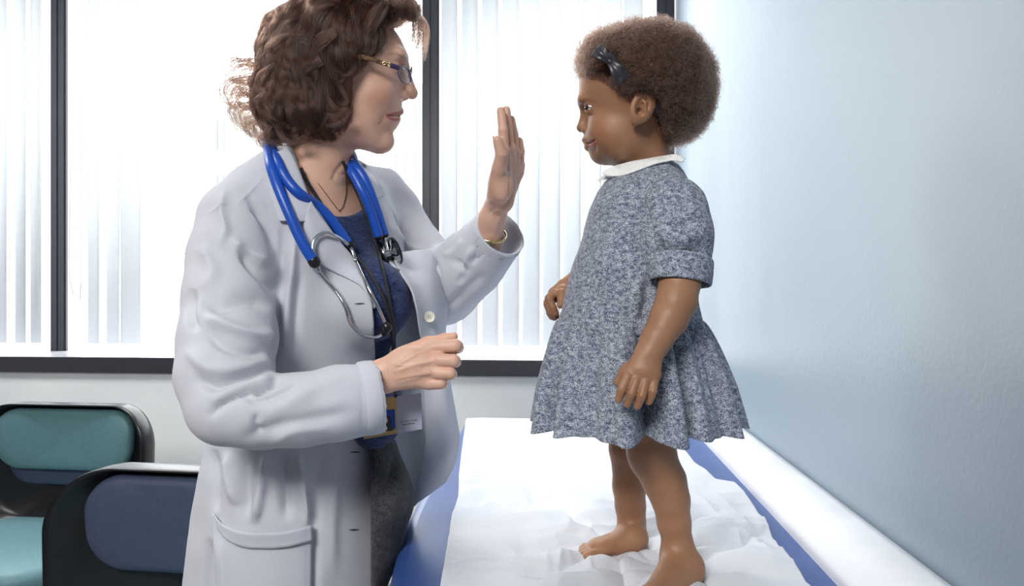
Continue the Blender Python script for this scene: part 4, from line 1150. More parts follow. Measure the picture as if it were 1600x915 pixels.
for t in np.linspace(-1, 1, 25): brow_slit_shade = np.maximum(brow_slit_shade, 1.5 * gs(bV, D(625 + (611 - 625) * (abs(t) ** 1.7), 180.6, t * 0.027), 0.0030))  # mouth slit darkened in the colour too, as shade between the lips
fx_, fy_ = proj(bV); onh = np.arange(len(bV)) < len(head[0])
for pl, w in (([(629, 175.5), (619, 177), (606, 180)], 2.6), ([(622, 187), (615, 186.5), (606, 182.5)], 3.0)):
    lips = np.maximum(lips, onh * np.exp(-(seg_dist(fx_, fy_, pl)[0] / w) ** 2))
bl = sum(gs(bV, Dn(592, 152, 0.05, s), 0.020) for s in (1, -1)) * 0.40 + gs(bV, D(650, 148), 0.010) * 0.4
bl = np.clip(bl + 0.5 * gs(bV, P(716, 541, .99), 0.012) + 0.5 * gs(bV, P(713, 563, .98), 0.012), 0, 1)
paint(me, bV, np.clip(lips * 2 - 0.5, 0, 1) * 0.75, np.clip(brow_slit_shade, 0, 1) * 0.45, bl)
dbody = link('body', me, m_skin_d, dcE)
for s in (1, -1):
    eye(D(616, 111, s * 0.031), 0.0128, dh.r + 0.2 * s * dh.n - 0.1 * dh.u, dcE, S(80, 66, 50))
MB().tube([D(621 - 8 * abs(t) ** 1.7, 180, t * 0.016) for t in np.linspace(-1, 1, 9)], 0.0020, 8).build('teeth', mt, dcE)
# finger nails
m_nail = mat('nail', S(214, 168, 152), 0.25)
def nail(c, up, out, w, l, parent):
    up = nrm(up); out = nrm(out); sd = nrm(np.cross(up, out)); out = np.cross(sd, up)
    G = [[c + up * l * a + sd * w * math.sin(b) + out * (w * 0.7 * (math.cos(b) - 1)) for b in np.linspace(-1.1, 1.1, 7)] for a in np.linspace(-1, 1, 5)]
    o = link('nail', sheet(np.array(G)), m_nail, parent); solidify(o, 0.0006, 0); return o
nail(P(770.6, 219, 1.124), P(776, 210, 1.124) - P(780, 228, 1.126), -R_ , 0.0055, 0.0065, dbody)

# ---- sweater and trousers
v = Vol((-0.72, 1.0, 0.86), (-0.14, 1.50, 1.46), 0.0032)
v.column(*torso_rows([r for r in CORE if r[0] <= 720]))
v.ell(P(590, 470, 1.18), (0.058, 0.060, 0.066), None, 0.06)
v.ell(P(590, 462, 1.30), (0.060, 0.060, 0.060), None, 0.06)
v.ell(P(588, 640, 1.19), (0.045, 0.07, 0.07), None, 0.03)
# round neckline
v.ell(P(520, 285, 1.17), (0.075, 0.10, 0.058), None, 0.006, 'sub')
sV, sQ = v.mesh(2)
sV = folds(sV, sQ, [([(575, 400), (600, 440), (640, 470)], -0.0035, 8), ([(560, 430), (590, 480), (605, 530)], 0.003, 8), ([(590, 690), (615, 693), (635, 686)], -0.003, 5), ([(590, 640), (610, 665), (632, 672)], -0.003, 7)])
sweater = link('sweater', mesh_np(sV, sQ), m_sweater, dcE)
v = Vol((-0.75, 0.98, 0.02), (-0.12, 1.55, 1.02), 0.006)
v.column(*torso_rows([(a, b, c, d + 0.004, e + 0.004) for a, b, c, d, e in CORE if a >= 640]))
px_chain(v, [(562, 715, 1.20, 62), (578, 780, 1.19, 64), (562, 850, 1.19, 60), (545, 930, 1.20, 56)], 0.03)
for dx, dy in ((0.02, -0.085), (-0.02, 0.085)):
    v.chain([(hipx := P(480, 940, 1.255)[0]) * 0 + np.array([hipx + dx + 0.03, 1.255 + dy, 0.84]), (hipx + dx + 0.02, 1.255 + dy, 0.48), (hipx + dx, 1.255 + dy, 0.08)], [0.095, 0.080, 0.075], 0.02)
def fn_(X, Y, Z):
    dz = (X * F_[0] + Y * F_[1]) + 0 * Z; px = CX + FPX * (X * _ca + Y * _sa) / dz
    return np.maximum((px - 579) * dz / FPX, Y - 1.20 + 0 * px)
v.put(fn_, (-0.75, 0.98, 0.02), (-0.12, 1.20, 1.02), 0.01, 'sub')
pV, pQ = v.mesh(2)
pV = folds(pV, pQ, [([(618, 705), (612, 740), (600, 770), (586, 800)], -0.006, 5), ([(634, 735), (620, 770), (600, 830)], 0.004, 10)])
link('trousers', mesh_np(pV, pQ), m_pants, dcE)

# ---- the coat
def cutter(near, far, ycut):
    """region between two traced front edges, on the front side only"""
    ny, nx = [q[1] for q in near], [q[0] for q in near]; fy, fx = [q[1] for q in far], [q[0] for q in far]
    def fn(X, Y, Z):
        x = X - CAM[0]; y = Y - CAM[1]; z = Z - CAM[2]
        dz = x * F_[0] + y * F_[1]
        px = CX + FPX * (x * _ca + y * _sa) / dz + 0 * Z; py = CY - FPX * z / dz
        s_ = dz / FPX
        return np.maximum(np.maximum((np.interp(py, ny, nx) - px) * s_, (px - np.interp(py, fy, fx)) * s_), Y - np.interp(py, [505, 560], [ycut, 1.62]))
    return fn
NEAR = [(446, 200), (453, 225), (470, 270), (485, 311), (512, 352), (550, 400), (571, 443), (583, 474), (586, 500), (586, 560), (585, 700), (583, 915), (582, 1100)]
FAR = [(548, 200), (548, 245), (560, 285), (577, 330), (592, 375), (610, 412), (638, 428), (654, 455), (664, 480), (760, 520), (900, 600), (900, 1100)]
def build_coat():
    v = Vol((-0.86, 0.87, 0.50), (-0.06, 1.64, 1.48), 0.0036)
    rows = [(238, 490, 1.24, .055, .080), (262, 492, 1.25, .082, .115), (285, 494, 1.252, .104, .148), (330, 492, 1.255, .125, .178), (400, 492, 1.255, .140, .182), (480, 492, 1.255, .140, .178), (560, 488, 1.255, .135, .172), (640, 484, 1.255, .140, .174), (720, 478, 1.255, .158, .186), (820, 472, 1.255, .172, .195), (915, 468, 1.255, .182, .20), (1010, 466, 1.255, .19, .21), (1120, 464, 1.255, .195, .215)]
    v.column(*torso_rows(rows), pw=2.15)
    v.ell(P(585, 475, 1.17), (0.070, 0.066, 0.066), None, 0.04)
    # shoulders
    px_chain(v, [(455, 282, 1.20, 34), (405, 306, 1.15, 38), (372, 338, 1.115, 54)], 0.04)
    px_chain(v, [(545, 285, 1.32, 36), (590, 306, 1.385, 40), (612, 335, 1.41, 46)], 0.04)
    # near sleeve
    px_chain(v, [(368, 345, 1.105, 62), (362, 400, 1.085, 68), (358, 460, 1.06, 71), (355, 530, 1.02, 76), (353, 585, .99, 73), (360, 632, .968, 65)], 0.012)
    # far sleeve
    px_chain(v, [(612, 332, 1.41, 46), (652, 398, 1.41, 48), (690, 452, 1.40, 56)], 0.012)
    # front opening
    v.put(cutter(NEAR, FAR, 1.335), (-0.75, 0.9, 0.44), (-0.06, 1.64, 1.48), 0.002, 'sub')
    # armpit gap and forearms
    v2 = v
    px_chain(v2, [(358, 634, .968, 63), (400, 642, .968, 60), (470, 640, .980, 58), (530, 629, 1.0, 59), (640, 612, 1.045, 57)], 0.010)
    px_chain(v2, [(692, 450, 1.40, 58), (735, 412, 1.335, 53), (783, 361, 1.268, 43.5), (830, 310, 1.2, 43)], 0.010)
    # cut the sleeve ends square and hollow them
    def cut(p, ax, rr):
        p = np.asarray(p); ax = nrm(ax)
        def fn(X, Y, Z):
            h = (X - p[0]) * ax[0] + (Y - p[1]) * ax[1] + (Z - p[2]) * ax[2]
            dd = np.sqrt(np.maximum((X - p[0]) ** 2 + (Y - p[1]) ** 2 + (Z - p[2]) ** 2 - h * h, 0))
            return np.maximum(-h, dd - rr)
        v2.put(fn, p - 0.13, p + 0.13, 0.0, 'sub')
    c1 = P(594, 619, 1.026); a1 = P(640, 612, 1.045) - P(530, 629, 1.0)
    cut(c1, a1, 0.075)
    c2 = P(781, 363, 1.268); a2 = P(783, 361, 1.268) - P(735, 412, 1.335)
    cut(c2, a2, 0.080)
    v2.cone(c1 - nrm(a1) * 0.04, c1 + nrm(a1) * 0.1, 51 * 1.02 / FPX, 51 * 1.02 / FPX, 0.0, 'sub')
    v2.cone(c2 - nrm(a2) * 0.045, c2 + nrm(a2) * 0.1, 40 * 1.268 / FPX, 40 * 1.268 / FPX, 0.0, 'sub')
    V, Q = v.mesh(2)
    V = folds(V, Q, [(a, b * 1.6, c * 0.86, *d) for a, b, c, *d in [
        # upper near sleeve
        ([(385, 300), (405, 335), (425, 375), (434, 420), (432, 470)], -0.0052, 6, 1.4),
        ([(322, 332), (350, 320), (368, 322)], 0.0020, 2), ([(368, 322), (400, 338), (424, 378), (434, 430)], 0.0024, 2.2), ([(366, 322), (392, 298), (414, 272)], 0.0018, 2),
        ([(352, 292), (346, 330), (352, 360), (340, 385)], 0.005, 9), ([(372, 385), (395, 415), (418, 440), (434, 462)], -0.009, 8, 1.6),
        ([(310, 380), (332, 420), (318, 455)], 0.004, 12), ([(358, 372), (390, 395), (425, 412)], 0.006, 10),
        ([(312, 470), (345, 478), (385, 470), (428, 478)], -0.007, 11, 1.5), ([(318, 492), (360, 512), (400, 524), (436, 522)], 0.009, 11),
        ([(300, 450), (296, 490), (308, 520)], -0.006, 9), ([(318, 508), (345, 538), (390, 552), (428, 548)], -0.006, 10),
        ([(290, 545), (330, 575), (380, 575), (425, 562)], 0.006, 12), ([(300, 590), (340, 605), (385, 590), (424, 574)], -0.008, 9, 1.5),
        ([(330, 630), (360, 612), (400, 598), (438, 590)], 0.006, 8), ([(325, 655), (350, 632), (390, 612), (420, 604)], -0.006, 7, 1.5),
        ([(395, 615), (415, 608), (438, 592)], -0.010, 5, 1.4), ([(378, 612), (400, 626), (430, 618), (470, 600)], -0.005, 7),
        ([(410, 650), (450, 630), (500, 600), (540, 590)], 0.003, 14), ([(365, 690), (430, 668), (500, 655), (560, 640)], -0.004, 14),
        ([(420, 695), (460, 672), (520, 668)], 0.003, 10), ([(405, 645), (398, 662), (410, 680)], -0.003, 6),
        ([(560, 566), (566, 620), (566, 680)], -0.0012, 1.6),
        # body front, near side
        ([(443, 345), (440, 400), (440, 460), (428, 560), (430, 585)], -0.0068, 7, 1.3), ([(462, 360), (456, 420), (448, 480), (446, 560)], 0.006, 8),
        ([(470, 420), (462, 500), (458, 560)], -0.004, 8),
        ([(355, 705), (358, 740), (372, 790)], 0.007, 9), ([(332, 700), (336, 760), (338, 800)], -0.006, 8), ([(415, 705), (410, 760), (398, 818)], 0.010, 7), ([(384, 705), (382, 750), (386, 810)], -0.009, 10),
        ([(465, 705), (472, 750), (482, 818)], 0.009, 6), ([(440, 705), (446, 750), (448, 815)], -0.008, 11), ([(505, 700), (495, 760), (492, 860), (488, 1000)], -0.005, 10), ([(530, 700), (522, 780), (520, 900)], 0.003, 12),
        ([(345, 830), (352, 880), (360, 960)], 0.006, 9), ([(328, 840), (322, 900), (318, 1000)], -0.010, 6),
        # far shoulder, chest and sleeve
        ([(590, 285), (600, 315), (622, 350), (640, 372)], -0.003, 4), ([(604, 350), (640, 385), (672, 392)], 0.004, 6), ([(620, 400), (650, 410), (684, 402)], -0.004, 7), ([(660, 392), (680, 420), (684, 450)], -0.008, 6),
        ([(705, 405), (726, 420), (716, 445)], -0.006, 6), ([(738, 385), (728, 410), (722, 440)], 0.006, 5), ([(752, 370), (748, 395), (735, 415)], -0.005, 5), ([(722, 372), (712, 392), (690, 400)], 0.004, 6),
        ([(690, 490), (720, 460), (760, 425)], -0.004, 9), ([(684, 440), (692, 470), (690, 500)], -0.006, 6), ([(760, 372), (772, 392), (792, 408)], -0.0015, 1.5),
    ]])
    V = V + normals(V, Q) * (0.0030 * hashnoise(V, 9, 4) + 0.0012 * hashnoise(V, 26, 6))[:, None]
    return V, Q
cV, cQ = build_coat()
coat = link('lab_coat', mesh_np(cV, cQ), m_coat, dcE)
coat['label'] = 'white cotton lab coat'
cuff(P(564, 623.5, 1.0135), P(588, 620, 1.0235), 58.5 * 1.022 / FPX, 1.0, 'sleeve_hem', m_coat, coat, wob=0.008)
cuff(P(765, 380, 1.293), P(782, 362, 1.269), 44.5 * 1.27 / FPX, 1.0, 'sleeve_hem', m_coat, coat, wob=0.010)
# far front panel, hanging open
grid = [[(612, 398, 1.25), (630, 394, 1.285), (660, 390, 1.32), (688, 388, 1.39)],
        [(626, 426, 1.175), (636, 420, 1.24), (662, 416, 1.28), (690, 410, 1.35)],
        [(642, 452, 1.165), (652, 446, 1.215), (672, 442, 1.26), (696, 440, 1.33)],
        [(650, 480, 1.165), (664, 478, 1.21), (682, 475, 1.25), (700, 474, 1.33)],
        [(655, 515, 1.19), (668, 512, 1.215), (684, 512, 1.24), (696, 512, 1.32)],
        [(660, 550, 1.23), (672, 550, 1.225), (686, 550, 1.24), (697, 550, 1.31)],
        [(662, 600, 1.25), (676, 600, 1.235), (692, 600, 1.235), (704, 602, 1.29)],
        [(664, 650, 1.26), (680, 650, 1.24), (698, 648, 1.235), (712, 646, 1.27)],
        [(664, 690, 1.27), (682, 692, 1.25), (702, 690, 1.24), (718, 686, 1.25)],
        [(656, 740, 1.28), (674, 738, 1.26), (694, 732, 1.25), (712, 722, 1.25)],
        [(645, 790, 1.28), (660, 780, 1.27), (680, 766, 1.26), (698, 752, 1.25)]]
def patch(grid, n, m_):
    Gc = np.array([[P(*q) for q in row] for row in grid])
    A_ = np.array([catmull(Gc[i], m_) for i in range(len(Gc))])
    return np.array([catmull(A_[:, j], n) for j in range(m_)]).transpose(1, 0, 2)
o = link('front_panel', patch(grid, 90, 26), m_coat, coat) if False else link('front_panel', sheet(patch(grid, 90, 26)), m_coat, coat); solidify(o, 0.0025, 0)
grid = [[(560, 470, 1.42), (600, 470, 1.40), (640, 470, 1.35), (664, 470, 1.27)],
        [(560, 520, 1.42), (600, 520, 1.40), (635, 520, 1.35), (660, 525, 1.26)],
        [(560, 570, 1.42), (605, 570, 1.40), (638, 570, 1.35), (664, 570, 1.26)],
        [(560, 630, 1.43), (610, 630, 1.40), (638, 630, 1.355), (664, 630, 1.27)],
        [(560, 690, 1.43), (612, 690, 1.40), (642, 690, 1.36), (666, 690, 1.28)],
        [(560, 740, 1.43), (610, 740, 1.41), (640, 740, 1.37), (664, 732, 1.29)],
        [(560, 840, 1.43), (600, 826, 1.42), (630, 804, 1.38), (650, 788, 1.29)]]
o = link('front_lining', sheet(patch(grid, 80, 26)), m_coat, coat); solidify(o, 0.002, 0)

sD = Surf([(cV, cQ), (bV, bQ), (sV, sQ)])
sCoat = Surf([(cV, cQ)])
# collar, lapels
cloth_sheet('collar', sD, [(452, 232), (457, 242), (466, 262), (476, 288), (486, 312), (492, 330), (484, 346)], [(420, 240), (418, 262), (420, 288), (424, 310), (429, 328), (434, 342), (436, 345)], 50, 16, lambda u, w: 0.006 + 0.007 * math.sin(math.pi * min(1, w * 1.0)) * (1 - 0.3 * u), m_coat, coat, 0.003)
cloth_sheet('lapel', sD, [(486, 313), (500, 336), (514, 354), (534, 380), (552, 402), (566, 432), (578, 458), (587, 478)], [(474, 349), (474, 362), (480, 384), (495, 409), (520, 424), (545, 436), (566, 450), (585, 482)], 60, 16, lambda u, w: 0.004 + 0.008 * math.sin(math.pi * (0.15 + 0.85 * w)) * (1 - 0.6 * u), m_coat, coat, 0.003)
cloth_sheet('collar', sD, [(548, 248), (556, 268), (566, 292), (576, 316)], [(572, 256), (584, 276), (594, 296), (600, 306)], 30, 10, lambda u, w: 0.010, m_coat, coat, 0.003)
cloth_sheet('lapel', sD, [(570, 300), (580, 330), (594, 370), (606, 408), (626, 425)], [(602, 308), (610, 330), (622, 366), (630, 392), (640, 424)], 40, 12, lambda u, w: 0.006 + 0.004 * math.sin(math.pi * w), m_coat, coat, 0.003)
# hip pocket with its turned hem
cloth_sheet('pocket', sCoat, [(331, 801), (345, 818), (372, 830), (405, 833), (445, 831), (487, 821)], [(345, 1060), (372, 1064), (400, 1066), (430, 1066), (458, 1064), (486, 1060)], 40, 40, lambda u, w: 0.004 + 0.006 * math.exp(-(w / 0.06) ** 2) * math.sin(math.pi * u), m_coat, coat, 0.003)
cloth_sheet('pocket_hem', sCoat, [(331, 800), (345, 817), (372, 829), (405, 832), (445, 830), (487.5, 820)], [(340, 826), (352, 842), (376, 854), (406, 857), (446, 855), (488, 845)], 40, 6, lambda u, w: 0.0075 + 0.006 * math.exp(-(w / 0.6) ** 2) * math.sin(math.pi * u), m_coat, coat, 0.002)
# placket stitching ridge and buttonholes, one button
m_slit = mat('buttonhole_dark', S(70, 70, 78), 0.8)
m_btn = mat('button_cream', S(226, 224, 206), 0.3)
for px, py in ((562, 474), (555, 706), (553, 827)):
    c = sCoat.hit(px, py, 0.0015); 
    if c is not None: MB().tube([sCoat.hit(px + q, py - q * 0.02, 0.0012 if abs(q) < 7 else 0.0004) for q in (-8, -4, 0, 4, 8)], [0.0003, 0.0009, 0.0012, 0.0009, 0.0003], 8).build('buttonhole', m_slit, coat)
bc_ = P(671, 495, 1.203); bn = nrm(CAM - bc_ + R_ * 0.1)
o = MB().lathe([(0.0005, 0.002), (0.006, 0.0022), (0.0085, 0.0032), (0.0098, 0.002), (0.0095, -0.001), (0.0005, -0.001)], bc_, bn, 28).build('button', m_btn, coat)
for a in (0, 1, 2, 3):
    hx = nrm(np.cross(bn, U_)); hz = np.cross(hx, bn); q = bc_ + bn * 0.0022 + (hx * math.cos(a * 1.571 + .78) + hz * math.sin(a * 1.571 + .78)) * 0.0024
    MB().lathe([(0.0009, -0.0002), (0.0009, 0.0003)], q, bn, 8).build('button_hole', m_slit, o)
# ================================================================== hair of the person in the coat
m_hair_d = hairmat('brown_hair', S(58, 37, 28), 0.3)
m_mass_d = mat('hair_mass', S(58, 40, 31), 0.6, nscale=120, c2=S(82, 58, 44), spec=0.3, bump=(90, 0.6, 0.004))
BND = [(760, -40), (690, 5), (640, 22), (600, 34), (588, 66), (568, 86), (545, 112), (548, 137), (557, 164), (556, 182), (534, 204), (500, 217), (470, 230), (430, 240), (400, 260)]
def hair_mass():
    m = dh.m
    v = Vol(D(500, 110) - 0.19, D(520, 90) + 0.19, 0.003)
    v.ell(D(525, 82), (99 * m, 90 * m, 0.094), ax_d)
    v.ell(D(478, 120), (66 * m, 74 * m, 0.096), ax_d, 0.04)
    v.ell(D(458, 172), (42 * m, 46 * m, 0.084), ax_d, 0.04)
    v.ell(D(506, 176), (48 * m, 42 * m, 0.096), ax_d, 0.04)
    v.ell(D(604, 22), (50 * m, 26 * m, 0.060), ax_d, 0.03)
    by, bx = [q[1] for q in BND], [q[0] for q in BND]
    def fn(X, Y, Z):
        x = X - CAM[0]; y = Y - CAM[1]; z = Z - CAM[2]; dz = x * F_[0] + y * F_[1]
        px = CX + FPX * (x * _ca + y * _sa) / dz + 0 * Z; py = CY - FPX * z / dz
        return (np.interp(py, by, bx) - px) * dz / FPX
    v.put(fn, v.lo, v.lo + v.n * v.h, 0.012, 'sub')
    # hollow at the neck, so the throat shows
    v.cone(D(520, 250), D(520, 190), 0.050, 0.035, 0.02, 'sub')
    V, Q = v.mesh(2); N = normals(V, Q)
    V = V + N * (0.006 * hashnoise(V, 28, 3) + 0.003 * hashnoise(V * [1, 1, 0.6], 60, 8))[:, None]
    return V, Q
hV, hQ = hair_mass()
dhair = link('hair', mesh_np(hV, hQ), m_mass_d, dcE)
ht = BVHTree.FromPolygons(hV.tolist(), hQ.tolist())
r5 = np.random.default_rng(21)
def lockset(paths, per, rad0, rad1, amp, wl, seed, k=36, strand=0.00019, frizz=0.0016):
    """strands bundled around guide paths; the bundle itself winds in a wave that grows toward the tip"""
    r = np.random.default_rng(seed); out = []
    for p in paths:
        p = catmull(p, k); T = np.gradient(p, axis=0); T /= np.linalg.norm(T, axis=1)[:, None] + 1e-9
        cen = D(505, 110); n = p - cen; n -= T * (n * T).sum(1)[:, None]; n /= np.linalg.norm(n, axis=1)[:, None] + 1e-9
        b = np.cross(T, n); t = np.linspace(0, 1, k); L = np.linalg.norm(np.diff(p, axis=0), axis=1).sum()
        ph = r.uniform(0, 6.28); w = 6.28 * L / (wl * r.uniform(0.8, 1.25)); sg = r.choice((-1, 1)); A_ = amp * r.uniform(0.6, 1.3) * t ** 1.3
        a = ph + sg * w * t
        c = p + n * (A_ * (0.9 * np.cos(a) + 0.3))[:, None] + b * (A_ * np.sin(a))[:, None]
        R0 = rad0 * r.uniform(0.7, 1.3)
        for _ in range(per):
            q = r.normal(0, 1, 2); q /= max(1, np.linalg.norm(q) / 1.2)
            rr = R0 * (1 - t) + rad1 * t * (1.3 - 0.6 * t); rr = rr * (0.8 + 0.3 * np.sin(t * 6 + ph)); u = r.uniform(0, 6.28)
            fz = frizz * t * np.sin(t * r.uniform(8, 20) + u)
            tl_ = r.uniform(0.62, 1.0)
            s_ = c + n * (q[0] * rr * 0.55 + fz)[:, None] + b * (q[1] * rr + fz * 0.7)[:, None]
            if tl_ < 0.99: s_ = np.stack([np.interp(t * tl_, t, s_[:, i]) for i in range(3)], 1)
            out.append(s_)
    return strands('hair_locks', np.array(out), strand, m_hair_d, dhair)
# guides that follow the head down and back
N_ = normals(hV, hQ); x_, y_ = proj(hV)
lat = (hV - D(525, 82)) @ dh.n
okv = np.argwhere((y_ < 165) & (y_ > -70) & (lat > -0.085)).ravel()
paths = []
crown = D(560, -5)
for i in r5.choice(okv, 620):
    p = hV[i].copy(); st = r5.uniform(0.9, 1.1); path = []; nst = int(r5.integers(12, 26)); vel = None
    for s_ in range(nst):
        loc, n, _, _ = ht.find_nearest(Vector(p))
        if loc is None: break
        n = np.array(n); loc = np.array(loc)
        px, py = proj(loc)
        down = -dh.u * 1.0 - dh.r * np.clip((60 - py) / 80, -0.2, 1.3) * (1 if px < 600 else 0.3)
        down = down + dh.r * 0.15 * np.sin(s_ * 0.5 + i)
        away = loc - crown; away /= np.linalg.norm(away) + 1e-6
        down = down + 0.6 * away * np.clip((90 - py) / 100, 0, 1)
        d = down - n * (down @ n); d /= np.linalg.norm(d) + 1e-9
        vel = d if vel is None else nrm(0.6 * vel + 0.4 * d)
        path.append(loc + n * 0.003)
        if py > 226 - 12 * r5.random() or (px > 545 and py > 200): break
        p = loc + vel * 0.0095 * st
    if len(path) > 9: paths.append(np.array(path))
lockset(paths, 46, 0.0090, 0.0050, 0.0090, 0.056, 5, frizz=0.002)
# traced single curls: flyaway ends at the nape, the fringe, the loops by the cheek
def tr(pts, lat): return np.array([D(x, y, lat if not hasattr(lat, '__len__') else lat[i]) for i, (x, y) in enumerate(pts)])
T_ = []
for sh in np.linspace(-0.05, 0.05, 5):
    T_ += [tr([(412, 100), (398, 103), (380, 100), (367, 107), (364, 120), (372, 130), (386, 128)], sh), tr([(414, 125), (395, 128), (372, 133), (362, 143), (361, 157), (370, 164), (385, 160), (392, 150)], sh),
           tr([(415, 150), (400, 152), (385, 148), (370, 150), (362, 160)], sh + .01), tr([(420, 160), (400, 168), (382, 170), (374, 178), (380, 192), (392, 203), (406, 212)], sh), tr([(425, 185), (408, 190), (396, 196), (400, 210), (414, 216), (428, 212)], sh),
           tr([(440, 205), (424, 215), (418, 224), (428, 230), (444, 226)], sh)]
lockset(T_, 26, 0.0060, 0.0075, 0.004, 0.04, 8, strand=0.00026, frizz=0.004)
F2 = []
for q in range(15):
    e = q / 14; la = 0.035 - 0.075 * e
    F2.append(tr([(575, 6 - 5 * e), (612, 4), (630 + 14 * e, 12 + 6 * (1 - e)), (644 + 18 * e, 28), (645 + 21 * e, 50), (646 + 16 * e, 78), (648 + 3 * e, 96 + 8 * e)], [la * 0.6, la * .8, la, la, la, la, la]))
lockset(F2, 34, 0.0110, 0.0060, 0.0020, 0.09, 9, frizz=0.003)
F3 = []
for q in range(16):
    e = q / 15; F3.append(tr([(520 + 30 * e, -12 + 6 * e), (560 + 20 * e, 2 + 6 * e), (598 + 10 * e, 22 - 6 * e), (596 + 6 * e, 45 - 12 * e), (582, 66), (558 - 6 * e, 86), (540 - 6 * e, 104)], [.07, .078, .074, .076, .078, .082, .088]))
lockset(F3, 34, 0.0110, 0.0060, 0.004, 0.07, 10, frizz=0.003)
F4 = [tr([(528, 95), (538, 112), (541, 135), (549, 152), (554, 166), (548, 172), (540, 166)], .088), tr([(515, 150), (528, 175), (545, 184), (557, 180), (555, 188), (540, 200), (528, 204), (518, 198)], .092), tr([(500, 160), (512, 184), (532, 192), (548, 190), (540, 203), (524, 206)], .094),
      tr([(480, 170), (486, 196), (478, 214), (486, 226), (497, 218), (494, 206)], .088), tr([(455, 175), (452, 200), (464, 222), (478, 228), (488, 216)], .085), tr([(520, 110), (500, 122), (480, 132), (470, 150), (478, 170), (495, 174)], .102),
      tr([(500, 82), (478, 76), (458, 80), (447, 92), (452, 102), (465, 100), (468, 88)], .103), tr([(470, 120), (450, 118), (432, 130), (428, 150), (440, 165)], .095), tr([(540, 70), (520, 84), (510, 104), (520, 122)], .104), tr([(445, 190), (435, 212), (440, 228), (455, 226)], .07)]
lockset(F4, 80, 0.0075, 0.0050, 0.0025, 0.05, 11, frizz=0.003)

# ================================================================== glasses
m_tort = mat('tortoise_frame', S(38, 28, 34), 0.2, nscale=190, c2=S(140, 100, 62), coat=0.5)
m_purp = mat('purple_enamel', S(58, 34, 84), 0.25, nscale=60, coat=0.5)
m_gold = mat('gold_metal', S(214, 190, 140), 0.25, metal=1.0)
m_lens, nt, b = newmat('lens_glass'); nt.nodes.remove(b)
tr_ = nt.nodes.new('ShaderNodeBsdfTransparent'); tr_.inputs['Color'].default_value = (0.93, 0.94, 0.95, 1); gl = nt.nodes.new('ShaderNodeBsdfGlossy'); gl.inputs['Roughness'].default_value = 0.03
fr = nt.nodes.new('ShaderNodeFresnel'); fr.inputs['IOR'].default_value = 1.5; mx = nt.nodes.new('ShaderNodeMixShader')
thin(nt, fr, mx); nt.links.new(tr_.outputs[0], mx.inputs[1]); nt.links.new(gl.outputs[0], mx.inputs[2]); nt.links.new(mx.outputs[0], nt.nodes['Material Output'].inputs[0])
gE = empty('eyeglasses', D(640, 112), 'narrow dark eyeglasses with tortoise and purple temples worn on the nose', 'glasses')
def lens(s):
    # outline: hinge side at lat .062, nasal side at lat .010
    out = []
    c = Dn(631.5, 118, 0.036, 1)
    hx = Dn(622.5, 112, 0.058, 1); nx = Dn(641.5, 114, 0.0125, 1)
    U = (nx - hx) / 2; C0 = (nx + hx) / 2; Wd = dh.u * 0.0155 - dh.r * 0.003
    C0 = C0 - dh.u * 0.004
    for a in np.linspace(0, 2 * math.pi, 48, endpoint=False):
        ca, sa = math.cos(a), math.sin(a); k = 1.0 if sa < 0 else 0.85
        p = C0 + U * (abs(ca) ** 0.85 * np.sign(ca)) + Wd * sa * k + dh.r * 0.002 * (1 - ca * ca)
        if s < 0: p = p - 2 * np.dot(p - dh.O, dh.n) * dh.n
        out.append(p)
    MB().tube(out + [out[0], out[1]], 0.0011, 8, caps=False).build('lens_rim', m_purp, gE)
    cc = np.mean(out, axis=0) + dh.r * 0.0015
    o = link('lens', pyd(out + [cc], [(i, (i + 1) % 48, 48) for i in range(48)]), m_lens, gE); solidify(o, 0.0015, 0)
    return hx
for s in (1, -1):
    lens(s)
    def mr(p): return p if s > 0 else p - 2 * np.dot(p - dh.O, dh.n) * dh.n
    h0 = mr(Dn(623, 106, 0.060)); h1 = mr(Dn(610, 102, 0.068)); h2 = mr(Dn(598, 98.5, 0.078)); h3 = mr(Dn(562, 88, 0.090)); h4 = mr(Dn(520, 86, 0.090)); h5 = mr(Dn(498, 104, 0.080))
    def arm(name, pts, w, t, m):
        pts = catmull(pts, 24); G = []
        for i, p in enumerate(pts):
            T = nrm(pts[min(i + 1, 23)] - pts[max(i - 1, 0)]); up = nrm(dh.u - T * np.dot(dh.u, T)); ou = np.cross(T, up)
            G.append([p + up * w * math.sin(a) + ou * t * math.cos(a) for a in np.linspace(0, 2 * math.pi, 16, endpoint=False)])
        return link(name, sheet(np.array(G), True), m, gE)
    arm('temple', [h0, h1], 0.0042, 0.0016, m_purp)
    tpo = arm('temple', [h1, h2, h3, h4, h5], 0.0036, 0.0015, m_tort)
    mb = MB(); rgg = np.random.default_rng(4)
    for k in range(26):
        a = k / 25; c = h1 * (1 - a) + h2 * a + dh.u * rgg.uniform(-.003, .003) + dh.n * s * 0.0016
        mb.lathe([(0.0003, 0), (0.0012, 0.0004), (0.0008, 0.0012), (0.0002, 0.0014)], c, dh.n * s, 8)
    o = mb.build('gold_ornament', m_gold, tpo); o['kind'] = 'stuff'
MB().tube(catmull([Dn(641.5, 112, 0.0125, 1), D(643, 106, 0.006), D(644, 105, 0), D(643, 106, -0.006), Dn(641.5, 112, 0.0125, -1)], 16), 0.0011, 8).build('bridge', m_purp, gE)
for s in (1, -1): MB().lathe([(0.0005, -.001), (0.003, 0), (0.0005, .001)], Dn(637, 120, 0.0105, s), dh.n * s + dh.r * .4, 12).build('nose_pad', m_lens, gE)

